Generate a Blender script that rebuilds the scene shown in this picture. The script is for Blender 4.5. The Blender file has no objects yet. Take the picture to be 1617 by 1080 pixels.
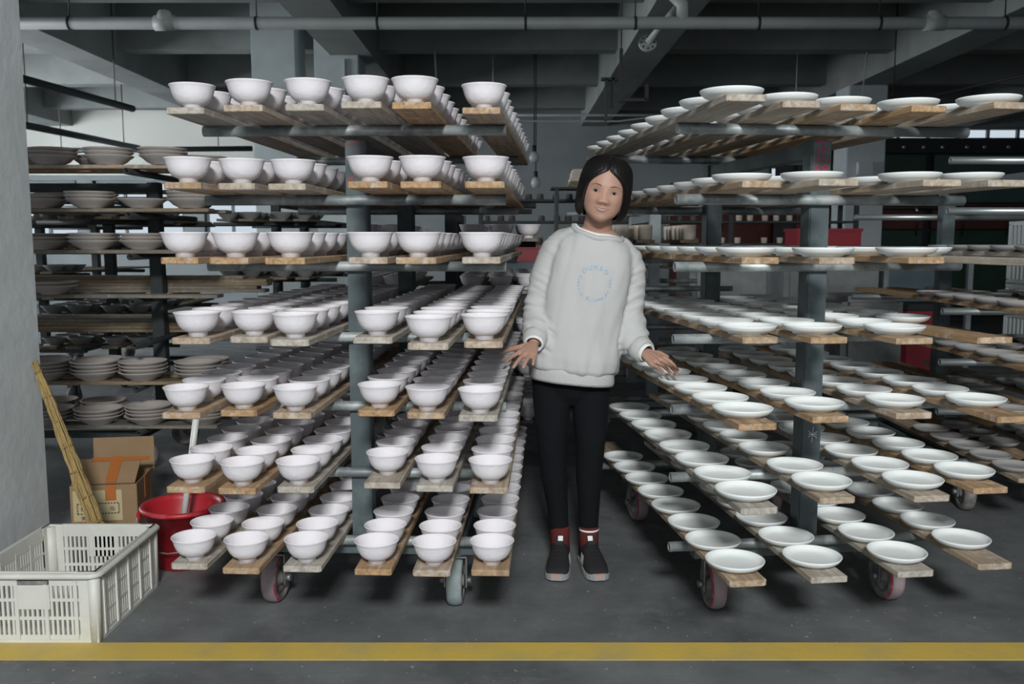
import bpy, bmesh, math, random
from mathutils import Vector, Matrix, Euler, noise
from mathutils.bvhtree import BVHTree
random.seed(7)
R = math.radians
SC = bpy.context.scene
COL = SC.collection

# ------------------------------------------------------------------ camera
cam_d = bpy.data.cameras.new('camera')
cam = bpy.data.objects.new('camera', cam_d)
COL.objects.link(cam)
cam.location = (0, 0, 1.27)
cam.rotation_euler = (R(90 - 6.43), 0, 0)
cam_d.sensor_width = 36
cam_d.lens = 1420 / 1617 * 36
cam_d.clip_end = 200
cam_d.dof.use_dof = True
cam_d.dof.focus_distance = 3.05
cam_d.dof.aperture_fstop = 5.6
SC.camera = cam

# ------------------------------------------------------------------ world + light
w = bpy.data.worlds.new('overcast_sky')
SC.world = w
w.use_nodes = True
bg = w.node_tree.nodes['Background']
bg.inputs[0].default_value = (0.86, 0.94, 1.0, 1)
bg.inputs[1].default_value = 0.74

def area(name, loc, target, sx, sy, power, col):
    d = bpy.data.lights.new(name, 'AREA')
    d.shape = 'RECTANGLE'; d.size = sx; d.size_y = sy; d.energy = power; d.color = col
    o = bpy.data.objects.new(name, d); COL.objects.link(o)
    o.location = loc
    o.rotation_euler = (Vector(target) - Vector(loc)).to_track_quat('-Z', 'Y').to_euler()
    return o
area('bay_lamp', (0.25, -3.2, 3.95), (0.2, 3.0, 0.7), 1.0, 0.65, 430, (0.985, 1.0, 0.985))
area('window_daylight', (-10.7, 11.0, 2.3), (-4, 12.5, 2.9), 9.0, 2.2, 900, (0.93, 0.98, 1.0))
SC.view_settings.view_transform = 'Standard'
SC.view_settings.look = 'None'
SC.view_settings.exposure = 0.0
SC.view_settings.gamma = 1.0
SC.view_settings.use_curve_mapping = False

# ------------------------------------------------------------------ materials
def new_mat(name):
    m = bpy.data.materials.new(name); m.use_nodes = True
    nt = m.node_tree
    return m, nt, nt.nodes['Principled BSDF']
def mat(name, col, rough=0.6, metal=0.0, var=0.0, scale=8.0, bump=0.0, bscale=60.0, spec=0.5, col2=None, lo=0.35, hi=0.7, stretch=(1, 1, 1), rand=0.0):
    """procedural material: base colour, optional second colour in noise patches, optional bump"""
    m, nt, b = new_mat(name)
    b.inputs['Roughness'].default_value = rough
    b.inputs['Metallic'].default_value = metal
    b.inputs['Specular IOR Level'].default_value = spec
    c = (*col, 1)
    b.inputs['Base Color'].default_value = c
    tc = nt.nodes.new('ShaderNodeTexCoord')
    mp = nt.nodes.new('ShaderNodeMapping'); mp.inputs['Scale'].default_value = stretch
    nt.links.new(tc.outputs['Object'], mp.inputs['Vector'])
    if rand:
        oi = nt.nodes.new('ShaderNodeObjectInfo')
        ml = nt.nodes.new('ShaderNodeMath'); ml.operation = 'MULTIPLY'; ml.inputs[1].default_value = 37.0
        nt.links.new(oi.outputs['Random'], ml.inputs[0])
        nt.links.new(ml.outputs[0], mp.inputs['Location'])
    if col2 is None and var:
        col2 = tuple(max(0, x * (1 - var)) for x in col)
    if col2 is not None:
        n = nt.nodes.new('ShaderNodeTexNoise'); n.inputs['Scale'].default_value = scale
        n.inputs['Detail'].default_value = 5; n.inputs['Roughness'].default_value = 0.6
        nt.links.new(mp.outputs[0], n.inputs['Vector'])
        r = nt.nodes.new('ShaderNodeValToRGB')
        r.color_ramp.elements[0].position = lo; r.color_ramp.elements[0].color = c
        r.color_ramp.elements[1].position = hi; r.color_ramp.elements[1].color = (*col2, 1)
        nt.links.new(n.outputs['Fac'], r.inputs[0])
        nt.links.new(r.outputs[0], b.inputs['Base Color'])
    if bump:
        n2 = nt.nodes.new('ShaderNodeTexNoise'); n2.inputs['Scale'].default_value = bscale
        n2.inputs['Detail'].default_value = 4
        nt.links.new(mp.outputs[0], n2.inputs['Vector'])
        bp = nt.nodes.new('ShaderNodeBump'); bp.inputs['Strength'].default_value = bump
        bp.inputs['Distance'].default_value = 0.01
        nt.links.new(n2.outputs['Fac'], bp.inputs['Height'])
        nt.links.new(bp.outputs[0], b.inputs['Normal'])
    return m
def wood_mat(name, tan, grey, dust=0.5):
    """plank wood: grain along local y, tint per plank, dried clay dust in patches"""
    m, nt, b = new_mat(name)
    b.inputs['Roughness'].default_value = 0.8
    b.inputs['Specular IOR Level'].default_value = 0.2
    tc = nt.nodes.new('ShaderNodeTexCoord')
    oi = nt.nodes.new('ShaderNodeObjectInfo')
    ml = nt.nodes.new('ShaderNodeMath'); ml.operation = 'MULTIPLY'; ml.inputs[1].default_value = 53.0
    nt.links.new(oi.outputs['Random'], ml.inputs[0])
    ad = nt.nodes.new('ShaderNodeVectorMath'); ad.operation = 'ADD'
    nt.links.new(tc.outputs['Object'], ad.inputs[0]); nt.links.new(ml.outputs[0], ad.inputs[1])
    mp = nt.nodes.new('ShaderNodeMapping'); mp.inputs['Scale'].default_value = (38, 2.2, 38)
    nt.links.new(ad.outputs[0], mp.inputs['Vector'])
    gr = nt.nodes.new('ShaderNodeTexNoise'); gr.inputs['Scale'].default_value = 1.6; gr.inputs['Detail'].default_value = 6
    gr.inputs['Distortion'].default_value = 0.6
    nt.links.new(mp.outputs[0], gr.inputs['Vector'])
    r1 = nt.nodes.new('ShaderNodeValToRGB')
    r1.color_ramp.elements[0].position = 0.32; r1.color_ramp.elements[0].color = (*[x * 0.55 for x in tan], 1)
    r1.color_ramp.elements[1].position = 0.68; r1.color_ramp.elements[1].color = (*tan, 1)
    nt.links.new(gr.outputs['Fac'], r1.inputs[0])
    r2 = nt.nodes.new('ShaderNodeValToRGB')
    r2.color_ramp.elements[0].position = 0.32; r2.color_ramp.elements[0].color = (*[x * 0.6 for x in grey], 1)
    r2.color_ramp.elements[1].position = 0.68; r2.color_ramp.elements[1].color = (*grey, 1)
    nt.links.new(gr.outputs['Fac'], r2.inputs[0])
    wn = nt.nodes.new('ShaderNodeTexNoise'); wn.inputs['Scale'].default_value = 3.0; wn.inputs['Detail'].default_value = 3
    nt.links.new(ad.outputs[0], wn.inputs['Vector'])
    mm = nt.nodes.new('ShaderNodeMath'); mm.operation = 'ADD'
    nt.links.new(wn.outputs['Fac'], mm.inputs[0]); nt.links.new(oi.outputs['Random'], mm.inputs[1])
    rr = nt.nodes.new('ShaderNodeMapRange'); rr.inputs[1].default_value = 0.62; rr.inputs[2].default_value = 1.35
    nt.links.new(mm.outputs[0], rr.inputs[0])
    mx = nt.nodes.new('ShaderNodeMix'); mx.data_type = 'RGBA'
    nt.links.new(rr.outputs[0], mx.inputs['Factor']); nt.links.new(r1.outputs[0], mx.inputs['A']); nt.links.new(r2.outputs[0], mx.inputs['B'])
    dn = nt.nodes.new('ShaderNodeTexNoise'); dn.inputs['Scale'].default_value = 22; dn.inputs['Detail'].default_value = 8
    dn.inputs['Roughness'].default_value = 0.7
    nt.links.new(ad.outputs[0], dn.inputs['Vector'])
    dr = nt.nodes.new('ShaderNodeValToRGB')
    dr.color_ramp.elements[0].position = 0.52; dr.color_ramp.elements[0].color = (0, 0, 0, 1)
    dr.color_ramp.elements[1].position = 0.72; dr.color_ramp.elements[1].color = (dust, dust, dust, 1)
    nt.links.new(dn.outputs['Fac'], dr.inputs[0])
    m2 = nt.nodes.new('ShaderNodeMix'); m2.data_type = 'RGBA'
    nt.links.new(dr.outputs[0], m2.inputs['Factor']); nt.links.new(mx.outputs['Result'], m2.inputs['A'])
    m2.inputs['B'].default_value = (0.62, 0.60, 0.57, 1)
    nt.links.new(m2.outputs['Result'], b.inputs['Base Color'])
    bp = nt.nodes.new('ShaderNodeBump'); bp.inputs['Strength'].default_value = 0.35; bp.inputs['Distance'].default_value = 0.004
    nt.links.new(gr.outputs['Fac'], bp.inputs['Height']); nt.links.new(bp.outputs[0], b.inputs['Normal'])
    return m
def floor_mat():
    m, nt, b = new_mat('painted_concrete_floor')
    tc = nt.nodes.new('ShaderNodeTexCoord')
    def nz(scale, detail=5, rough=0.6, st=(1, 1, 1)):
        mp = nt.nodes.new('ShaderNodeMapping'); mp.inputs['Scale'].default_value = st
        nt.links.new(tc.outputs['Object'], mp.inputs['Vector'])
        n = nt.nodes.new('ShaderNodeTexNoise'); n.inputs['Scale'].default_value = scale
        n.inputs['Detail'].default_value = detail; n.inputs['Roughness'].default_value = rough
        nt.links.new(mp.outputs[0], n.inputs['Vector']); return n
    def ramp(n, a, ca, bpos, cb):
        r = nt.nodes.new('ShaderNodeValToRGB')
        r.color_ramp.elements[0].position = a; r.color_ramp.elements[0].color = ca
        r.color_ramp.elements[1].position = bpos; r.color_ramp.elements[1].color = cb
        nt.links.new(n.outputs['Fac'], r.inputs[0]); return r
    base = ramp(nz(2.2, 8, 0.65), 0.32, (0.078, 0.084, 0.089, 1), 0.70, (0.185, 0.195, 0.201, 1))
    spots = ramp(nz(9, 8, 0.75), 0.56, (0, 0, 0, 1), 0.74, (0.55, 0.55, 0.55, 1))
    specks = ramp(nz(48, 2, 0.5), 0.70, (0, 0, 0, 1), 0.74, (0.8, 0.8, 0.8, 1))
    scr = ramp(nz(7, 6, 0.6, (1, 7, 1)), 0.58, (0, 0, 0, 1), 0.72, (0.3, 0.3, 0.3, 1))
    last = base.outputs[0]
    for f, c in ((spots, (0.24, 0.25, 0.26, 1)), (scr, (0.25, 0.26, 0.27, 1)), (specks, (0.5, 0.51, 0.52, 1))):
        x = nt.nodes.new('ShaderNodeMix'); x.data_type = 'RGBA'
        nt.links.new(f.outputs[0], x.inputs['Factor']); nt.links.new(last, x.inputs['A']); x.inputs['B'].default_value = c
        last = x.outputs['Result']
    nt.links.new(last, b.inputs['Base Color'])
    rg = ramp(nz(5, 5), 0.3, (0.42,) * 3 + (1,), 0.7, (0.68,) * 3 + (1,))
    nt.links.new(rg.outputs[0], b.inputs['Roughness'])
    bp = nt.nodes.new('ShaderNodeBump'); bp.inputs['Strength'].default_value = 0.12; bp.inputs['Distance'].default_value = 0.004
    nt.links.new(nz(60).outputs['Fac'], bp.inputs['Height']); nt.links.new(bp.outputs[0], b.inputs['Normal'])
    return m
M = {}
M['bowl'] = mat('unfired_lilac_porcelain', (0.745, 0.72, 0.755), 0.75, bump=0.20, bscale=42, spec=0.25, rand=1)
M['plate'] = mat('white_bisque_plate', (0.78, 0.82, 0.82), 0.6, spec=0.3, bump=0.03, bscale=30)
M['dish'] = mat('grey_brown_clay_dish', (0.50, 0.455, 0.43), 0.8, spec=0.2, var=0.15, scale=9, rand=1)
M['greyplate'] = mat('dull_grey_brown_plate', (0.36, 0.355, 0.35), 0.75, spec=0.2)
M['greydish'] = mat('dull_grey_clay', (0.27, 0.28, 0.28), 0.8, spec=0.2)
M['cup'] = mat('cream_clay_cup', (0.70, 0.62, 0.53), 0.75, spec=0.2, var=0.2, scale=12, rand=1)
M['wood'] = wood_mat('shelf_plank_wood', (0.47, 0.305, 0.17), (0.47, 0.43, 0.375), 0.75)
M['oldwood'] = wood_mat('dark_plank_wood', (0.30, 0.225, 0.14), (0.24, 0.22, 0.19), 0.25)
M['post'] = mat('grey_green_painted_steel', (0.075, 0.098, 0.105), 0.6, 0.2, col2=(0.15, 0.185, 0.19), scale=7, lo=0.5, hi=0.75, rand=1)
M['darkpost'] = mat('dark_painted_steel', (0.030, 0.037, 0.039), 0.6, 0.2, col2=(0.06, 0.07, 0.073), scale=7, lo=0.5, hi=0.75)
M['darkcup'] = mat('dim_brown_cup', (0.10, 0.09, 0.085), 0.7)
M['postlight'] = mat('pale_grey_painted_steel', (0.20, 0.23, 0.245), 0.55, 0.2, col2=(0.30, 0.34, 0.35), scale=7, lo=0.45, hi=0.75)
M['pipe'] = mat('dusty_galvanised_pipe', (0.20, 0.225, 0.23), 0.5, 0.45, col2=(0.50, 0.54, 0.54), scale=6, lo=0.44, hi=0.62, rand=1)
M['steel'] = mat('bare_steel', (0.46, 0.50, 0.51), 0.35, 0.8)
M['darksteel'] = mat('dark_steel', (0.035, 0.04, 0.042), 0.6, 0.3)
M['zinc'] = mat('zinc_caster', (0.30, 0.31, 0.32), 0.5, 0.7, var=0.4, scale=30)
M['redtyre'] = mat('worn_red_polyurethane', (0.36, 0.045, 0.09), 0.55, col2=(0.33, 0.27, 0.28), scale=18, lo=0.45, hi=0.65)
M['worntread'] = mat('worn_pinkish_tread', (0.34, 0.27, 0.285), 0.7, var=0.35, scale=14)
M['greytyre'] = mat('grey_rubber', (0.34, 0.40, 0.41), 0.6, var=0.4, scale=12)
M['hub'] = mat('dusty_hub', (0.12, 0.11, 0.11), 0.7, col2=(0.3, 0.28, 0.27), scale=20)
M['floor'] = floor_mat()
M['yellow'] = mat('yellow_line_paint', (0.62, 0.44, 0.09), 0.6, col2=(0.46, 0.37, 0.15), scale=5, lo=0.45, hi=0.75, bump=0.1)
M['plaster'] = mat('grey_plaster', (0.68, 0.725, 0.74), 0.85, var=0.18, scale=3, bump=0.3, bscale=18, spec=0.2)
M['plaster2'] = mat('pale_blue_grey_plaster', (0.58, 0.64, 0.655), 0.85, var=0.15, scale=2, spec=0.2)
M['concrete'] = mat('dark_ceiling_concrete', (0.30, 0.318, 0.312), 0.9, var=0.3, scale=1.2, spec=0.2)
M['wall'] = mat('back_wall_paint', (0.27, 0.295, 0.305), 0.9, var=0.2, scale=1.0, spec=0.2)
M['cream'] = mat('cream_wall_paint', (0.62, 0.62, 0.58), 0.9, spec=0.2)
M['whitepipe'] = mat('painted_water_pipe', (0.50, 0.53, 0.53), 0.5, var=0.15, scale=3)
M['frame'] = mat('window_frame_grey', (0.16, 0.18, 0.19), 0.6)
M['green'] = mat('dark_green_enamel', (0.018, 0.055, 0.035), 0.35, var=0.4, scale=2)
M['teal'] = mat('dull_teal_panel', (0.05, 0.10, 0.095), 0.4, var=0.3, scale=2)
M['rust'] = mat('rust_red_panel', (0.105, 0.026, 0.018), 0.6, var=0.5, scale=2)
M['black'] = mat('black_steel', (0.012, 0.013, 0.016), 0.55)
M['crate'] = mat('ivory_plastic', (0.66, 0.66, 0.61), 0.5, var=0.18, scale=5, bump=0.1)
M['red'] = mat('red_bucket_plastic', (0.42, 0.018, 0.028), 0.42, col2=(0.52, 0.16, 0.17), scale=9, lo=0.55, hi=0.85)
M['darkred'] = mat('red_bin_plastic', (0.28, 0.012, 0.025), 0.5)
M['pvc'] = mat('white_pvc', (0.62, 0.63, 0.60), 0.4)
M['card'] = mat('cardboard', (0.32, 0.215, 0.125), 0.85, var=0.2, scale=5, spec=0.15)
M['cardlabel'] = mat('buff_paper_label', (0.50, 0.42, 0.25), 0.85, spec=0.15)
M['tape'] = mat('orange_packing_tape', (0.42, 0.14, 0.035), 0.35)
M['ink'] = mat('black_ink', (0.02, 0.02, 0.02), 0.7)
M['straw'] = mat('straw', (0.42, 0.30, 0.12), 0.8, col2=(0.24, 0.16, 0.06), scale=3, stretch=(30, 30, 2))
M['twine'] = mat('twine', (0.22, 0.15, 0.06), 0.9)
M['redpaint'] = mat('red_stencil_paint', (0.42, 0.03, 0.075), 0.7)
M['fadedred'] = mat('faded_red_paint', (0.22, 0.07, 0.07), 0.7)
M['sack'] = mat('grey_plastic_wrap', (0.25, 0.26, 0.265), 0.6, var=0.4, scale=4, bump=0.5, bscale=8)
M['cable'] = mat('black_cable', (0.02, 0.02, 0.02), 0.6)
M['bulb'] = mat('lamp_bulb_glass', (0.6, 0.62, 0.62), 0.3)
M['bluegrey'] = mat('blue_grey_machine_paint', (0.10, 0.15, 0.18), 0.5, var=0.3, scale=4)
# person
M['skin'] = mat('skin', (0.45, 0.265, 0.20), 0.5, var=0.08, scale=20, spec=0.35)
bsk = M['skin'].node_tree.nodes['Principled BSDF']
bsk.inputs['Subsurface Weight'].default_value = 0.12
bsk.inputs['Subsurface Radius'].default_value = (0.012, 0.005, 0.003)
M['lip'] = mat('lips', (0.33, 0.135, 0.115), 0.4)
M['teeth'] = mat('teeth', (0.38, 0.34, 0.30), 0.35)
M['sclera'] = mat('eye_white', (0.42, 0.38, 0.36), 0.25)
M['iris'] = mat('dark_brown_iris', (0.02, 0.013, 0.01), 0.15)
M['brow'] = mat('brow_hair', (0.16, 0.095, 0.07), 0.8)
M['hair'] = mat('black_hair', (0.009, 0.008, 0.008), 0.42, bump=0.25, bscale=10, stretch=(16, 16, 0.6), spec=0.3)
M['sweat'] = mat('off_white_fleece', (0.49, 0.495, 0.495), 0.95, spec=0.1, bump=0.12, bscale=220)
M['sweatrib'] = mat('off_white_rib_knit', (0.48, 0.485, 0.48), 0.95, spec=0.1, bump=0.25, bscale=120)
M['tee'] = mat('white_cotton', (0.74, 0.76, 0.76), 0.9, spec=0.1)
M['legging'] = mat('black_leggings', (0.005, 0.0055, 0.0075), 0.9, spec=0.2)
M['sock'] = mat('dark_red_sock', (0.10, 0.022, 0.022), 0.95, spec=0.1, bump=0.2, bscale=200)
M['shoe'] = mat('black_mesh_shoe', (0.012, 0.012, 0.014), 0.8, bump=0.3, bscale=250)
M['sole'] = mat('pale_grey_foam_sole', (0.30, 0.29, 0.29), 0.7)
M['coral'] = mat('coral_rubber', (0.62, 0.22, 0.17), 0.6)
M['print'] = mat('pale_blue_print', (0.30, 0.45, 0.62), 0.9, spec=0.1)
M['print2'] = mat('faint_grey_green_print', (0.50, 0.545, 0.53), 0.9, spec=0.1)
M['silver'] = mat('silver', (0.8, 0.8, 0.8), 0.2, 1.0)

# ------------------------------------------------------------------ mesh helpers
class MB:
    """collects shapes and links them as ONE mesh object"""
    def __init__(s): s.v = []; s.f = []; s.m = []; s.sm = []
    def add(s, vs, fs, mi=0, smooth=False, mtx=None):
        o = len(s.v)
        s.v += [tuple(mtx @ Vector(p)) for p in vs] if mtx else [tuple(p) for p in vs]
        for f in fs: s.f.append([i + o for i in f]); s.m.append(mi); s.sm.append(smooth)
        return s
    def box(s, c, d, mi=0, mtx=None, bev=0.0):
        x, y, z = [k / 2 for k in d]
        if bev <= 0:
            vs = [(c[0] + a * x, c[1] + b * y, c[2] + e * z) for a in (-1, 1) for b in (-1, 1) for e in (-1, 1)]
            fs = [(0, 1, 3, 2), (4, 6, 7, 5), (0, 4, 5, 1), (2, 3, 7, 6), (0, 2, 6, 4), (1, 5, 7, 3)]
            return s.add(vs, fs, mi, False, mtx)
        bm = bmesh.new(); bmesh.ops.create_cube(bm, size=1)
        for v in bm.verts: v.co = Vector((v.co.x * d[0], v.co.y * d[1], v.co.z * d[2])) + Vector(c)
        bmesh.ops.bevel(bm, geom=list(bm.edges), offset=bev, segments=2, affect='EDGES')
        bm.verts.index_update()
        s.add([v.co.copy() for v in bm.verts], [[v.index for v in f.verts] for f in bm.faces], mi, False, mtx)
        bm.free(); return s
    def tube(s, p0, p1, r, n=12, mi=0, r1=None, caps=True, hollow=0.0):
        p0, p1 = Vector(p0), Vector(p1); r1 = r if r1 is None else r1
        d = (p1 - p0).normalized(); a = d.orthogonal().normalized(); b = d.cross(a)
        rings = [(p0, r), (p1, r1)]
        if hollow: rings = [(p0 + d * 0.05, r - hollow), (p0, r - hollow), (p0, r), (p1, r1), (p1, r1 - hollow), (p1 - d * 0.05, r1 - hollow)]
        vs = []
        for p, q in rings:
            for i in range(n):
                t = 2 * math.pi * i / n; vs.append(p + (a * math.cos(t) + b * math.sin(t)) * q)
        fs = []
        for k in range(len(rings) - 1):
            for i in range(n): fs.append((k * n + i, k * n + (i + 1) % n, (k + 1) * n + (i + 1) % n, (k + 1) * n + i))
        s.add(vs, fs, mi, True)
        if caps:
            o = len(s.v) - len(vs)
            s.f.append([o + i for i in range(n)][::-1]); s.m.append(mi); s.sm.append(False)
            s.f.append([o + (len(rings) - 1) * n + i for i in range(n)]); s.m.append(mi); s.sm.append(False)
        return s
    def lathe(s, prof, n=32, mi=0, mtx=None, smooth=True):
        vs = []; idx = []
        for r, z in prof:
            if r < 1e-6: idx.append([len(vs)]); vs.append((0, 0, z))
            else:
                idx.append(list(range(len(vs), len(vs) + n)))
                vs += [(r * math.cos(2 * math.pi * i / n), r * math.sin(2 * math.pi * i / n), z) for i in range(n)]
        fs = []
        for A, B in zip(idx[:-1], idx[1:]):
            for i in range(n):
                j = (i + 1) % n
                if len(A) == 1 and len(B) == 1: continue
                if len(A) == 1: fs.append((A[0], B[j], B[i]))
                elif len(B) == 1: fs.append((A[i], A[j], B[0]))
                else: fs.append((A[i], A[j], B[j], B[i]))
        return s.add(vs, fs, mi, smooth, mtx)
    def sweep(s, pts, rad, n=12, mi=0, up=None, closed=False, cap=True):
        """tube along points; rad entries are r or (rx, ry); up fixes the rx axis"""
        pts = [Vector(p) for p in pts]; k = len(pts); vs = []
        for i, p in enumerate(pts):
            if closed: t = pts[(i + 1) % k] - pts[i - 1]
            else: t = pts[min(i + 1, k - 1)] - pts[max(i - 1, 0)]
            t.normalize()
            if up is not None: a = Vector(up); a = (a - t * a.dot(t)).normalized()
            elif i == 0: a = t.orthogonal().normalized()
            else: a = (pa - t * pa.dot(t)).normalized()
            pa = a; b = t.cross(a)
            rr = rad[i] if isinstance(rad, (list, tuple)) else rad
            rx, ry = rr if isinstance(rr, (list, tuple)) else (rr, rr)
            for j in range(n):
                q = 2 * math.pi * j / n; vs.append(p + a * (math.cos(q) * rx) + b * (math.sin(q) * ry))
        fs = []
        for i in range(k if closed else k - 1):
            for j in range(n):
                fs.append((i * n + j, i * n + (j + 1) % n, ((i + 1) % k) * n + (j + 1) % n, ((i + 1) % k) * n + j))
        if cap and not closed:
            c0 = len(vs); vs.append(pts[0]); vs.append(pts[-1])
            for j in range(n):
                fs.append((c0, (j + 1) % n, j)); fs.append((c0 + 1, (k - 1) * n + j, (k - 1) * n + (j + 1) % n))
        return s.add(vs, fs, mi, True)
    def mesh(s, name, mats):
        me = bpy.data.meshes.new(name)
        me.from_pydata(s.v, [], s.f)
        for m in (mats if isinstance(mats, (list, tuple)) else [mats]): me.materials.append(m)
        me.polygons.foreach_set('material_index', s.m)
        me.polygons.foreach_set('use_smooth', s.sm)
        me.update(); return me
    def build(s, name, mats, parent=None, loc=None, rot=None):
        return put(name, s.mesh(name, mats), parent, loc, rot)
def put(name, me, parent=None, loc=None, rot=None):
    o = bpy.data.objects.new(name, me); COL.objects.link(o)
    if loc is not None: o.location = loc
    if rot is not None: o.rotation_euler = rot
    if parent is not None: o.parent = parent
    return o
def tag(o, label, cat, group=None, kind=None):
    o['label'] = label; o['category'] = cat
    if group: o['group'] = group
    if kind: o['kind'] = kind
    return o
def thing(name, label, cat, loc=(0, 0, 0), rz=0, group=None):
    o = bpy.data.objects.new(name, None); COL.objects.link(o)
    o.empty_display_size = 0.1
    o.location = loc; o.rotation_euler = (0, 0, rz)
    return tag(o, label, cat, group)
def struct(o): o['kind'] = 'structure'; return o
def box_obj(name, c, d, m, parent=None, bev=0.0):
    return MB().box((0, 0, 0), d, bev=bev).build(name, m, parent, loc=c)
ORD = ['first', 'second', 'third', 'fourth', 'fifth', 'sixth', 'seventh', 'eighth', 'ninth', 'tenth', 'eleventh', 'twelfth', 'thirteenth', 'fourteenth', 'fifteenth', 'sixteenth', 'seventeenth', 'eighteenth', 'nineteenth', 'twentieth'] + ['twenty-' + w_ for w_ in ('first', 'second', 'third', 'fourth', 'fifth', 'sixth', 'seventh')]
TIER = ['top', 'second', 'third', 'fourth', 'fifth', 'sixth', 'bottom']
def text_mesh(ch, size):
    """flat glyph outlines as (verts, faces), centred on x and on its baseline"""
    cu = bpy.data.curves.new('glyph', 'FONT'); cu.body = ch; cu.size = size; cu.align_x = 'CENTER'; cu.resolution_u = 3
    o = bpy.data.objects.new('glyph', cu); COL.objects.link(o)
    me = o.to_mesh()
    r = ([v.co.copy() for v in me.vertices], [list(p.vertices) for p in me.polygons])
    o.to_mesh_clear(); COL.objects.unlink(o); bpy.data.objects.remove(o); bpy.data.curves.remove(cu)
    return r

# ------------------------------------------------------------------ room shell
struct(MB().add([(-11, -5, 0), (11, -5, 0), (11, 18, 0), (-11, 18, 0)], [(0, 1, 2, 3)]).build('floor', M['floor']))
line = MB().box((0, 0, 0), (16, 0.118, 0.002)).build('trim_1', M['yellow'], loc=(0, 2.672, 0.001)); struct(line)
line['label'] = 'yellow painted line across the grey floor'
ceil = struct(box_obj('ceiling', (0, 6.5, 4.4), (22, 23, 0.2), M['concrete']))
nb = 0
for y in (-0.9, 1.65, 4.2, 6.75, 9.3, 11.85, 14.4, 16.95):
    box_obj('cross_beam', (0, y + 0.14, 4.0 - 4.4), (22, 0.28, 0.6), M['concrete'], ceil).location.y = y + 0.14 - 6.5
for x in (-8.85, -5.3, -1.95, 1.6, 5.16, 8.7):
    box_obj('main_beam', (x, 0, 3.9 - 4.4), (0.5, 23, 0.8), M['concrete'], ceil)
# back wall with a window band on the left part and a high one on the right
wb = MB()
def wall_with_holes(mb, x0, x1, z0, z1, holes, y, t):
    xs = sorted({x0, x1, *[h[0] for h in holes], *[h[1] for h in holes]}); zs = sorted({z0, z1, *[h[2] for h in holes], *[h[3] for h in holes]})
    for a, b in zip(xs, xs[1:]):
        for c, d in zip(zs, zs[1:]):
            mx, mz = (a + b) / 2, (c + d) / 2
            if any(h[0] < mx < h[1] and h[2] < mz < h[3] for h in holes): continue
            mb.box(((a + b) / 2, y, (c + d) / 2), (b - a, t, d - c))
WIN = [(-10.4, -8.6, 1.15, 2.45), (-8.3, -6.5, 1.15, 2.45), (-6.1, -4.5, 1.15, 2.3), (-3.6, -2.95, 1.2, 2.0), (7.0, 10.6, 3.02, 3.5), (5.08, 5.32, 2.25, 2.75)]
wall_with_holes(wb, -11, 11, 0, 4.4, WIN, 18.1, 0.2)
struct(wb.build('wall_back', M['wall']))
cream = struct(box_obj('trim_2', (-6.6, 17.985, 3.4), (8.8, 0.03, 1.7), M['cream']))  # window-lit part of the wall, its brightness put into a paler panel
cream['label'] = 'cream upper band of the far wall, window light put into its colour'
glass = mat('window_glass', (0.9, 0.95, 1.0), 0.05)
glass.node_tree.nodes['Principled BSDF'].inputs['Transmission Weight'].default_value = 1.0
glass.node_tree.nodes['Principled BSDF'].inputs['IOR'].default_value = 1.02
for i, h in enumerate(WIN):
    cx, cz = (h[0] + h[1]) / 2, (h[2] + h[3]) / 2; W, Hh = h[1] - h[0], h[3] - h[2]
    f = MB()
    for s in (-1, 1):
        f.box((s * (W / 2 - 0.03), 0, 0), (0.06, 0.08, Hh)); f.box((0, 0, s * (Hh / 2 - 0.03)), (W, 0.08, 0.06))
    fo = struct(f.build('window_%d' % (i + 1), M['frame'], loc=(cx, 18.1, cz)))
    nm = max(1, round(W / 0.6))
    for k in range(nm):
        pw = (W - 0.06) / nm
        box_obj('pane', (-W / 2 + 0.03 + pw * (k + 0.5), 0.0, 0), (pw - 0.03, 0.006, Hh - 0.1), glass, fo)
        if k: box_obj('mullion', (-W / 2 + 0.03 + pw * k, 0, 0), (0.05, 0.07, Hh - 0.1), M['frame'], fo)
# left wall, mostly tall windows
wl = MB()
holes = [(3.5 + 2.6 * k, 5.6 + 2.6 * k, 1.0, 3.3) for k in range(5)]
ys = sorted({-5, 18.0, *[h[0] for h in holes], *[h[1] for h in holes]})
for a, b in zip(ys, ys[1:]):
    hh = [h for h in holes if h[0] < (a + b) / 2 < h[1]]
    if hh:
        wl.box((-11.1, (a + b) / 2, 0.5), (0.2, b - a, 1.0)); wl.box((-11.1, (a + b) / 2, 3.85), (0.2, b - a, 1.1))
    else: wl.box((-11.1, (a + b) / 2, 2.2), (0.2, b - a, 4.4))
struct(wl.build('wall_left', M['cream']))
for i, h in enumerate(holes):
    f = MB()
    for s in (-1, 1):
        f.box((0, s * 1.02, 0), (0.08, 0.06, 2.3)); f.box((0, 0, s * 1.12), (0.08, 2.1, 0.06))
    f.box((0, 0, 0), (0.06, 0.05, 2.3)); f.box((0, 0, 0.4), (0.06, 2.1, 0.05))
    fo = struct(f.build('window_%d' % (i + 1 + len(WIN)), M['frame'], loc=(-11.1, (h[0] + h[1]) / 2, 2.15)))
    for s in (-1, 1): box_obj('pane', (0, s * 0.5, 0), (0.006, 0.95, 2.2), glass, fo)
struct(box_obj('wall_right', (11.1, 6.5, 2.2), (0.2, 23, 4.4), M['wall']))

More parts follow.
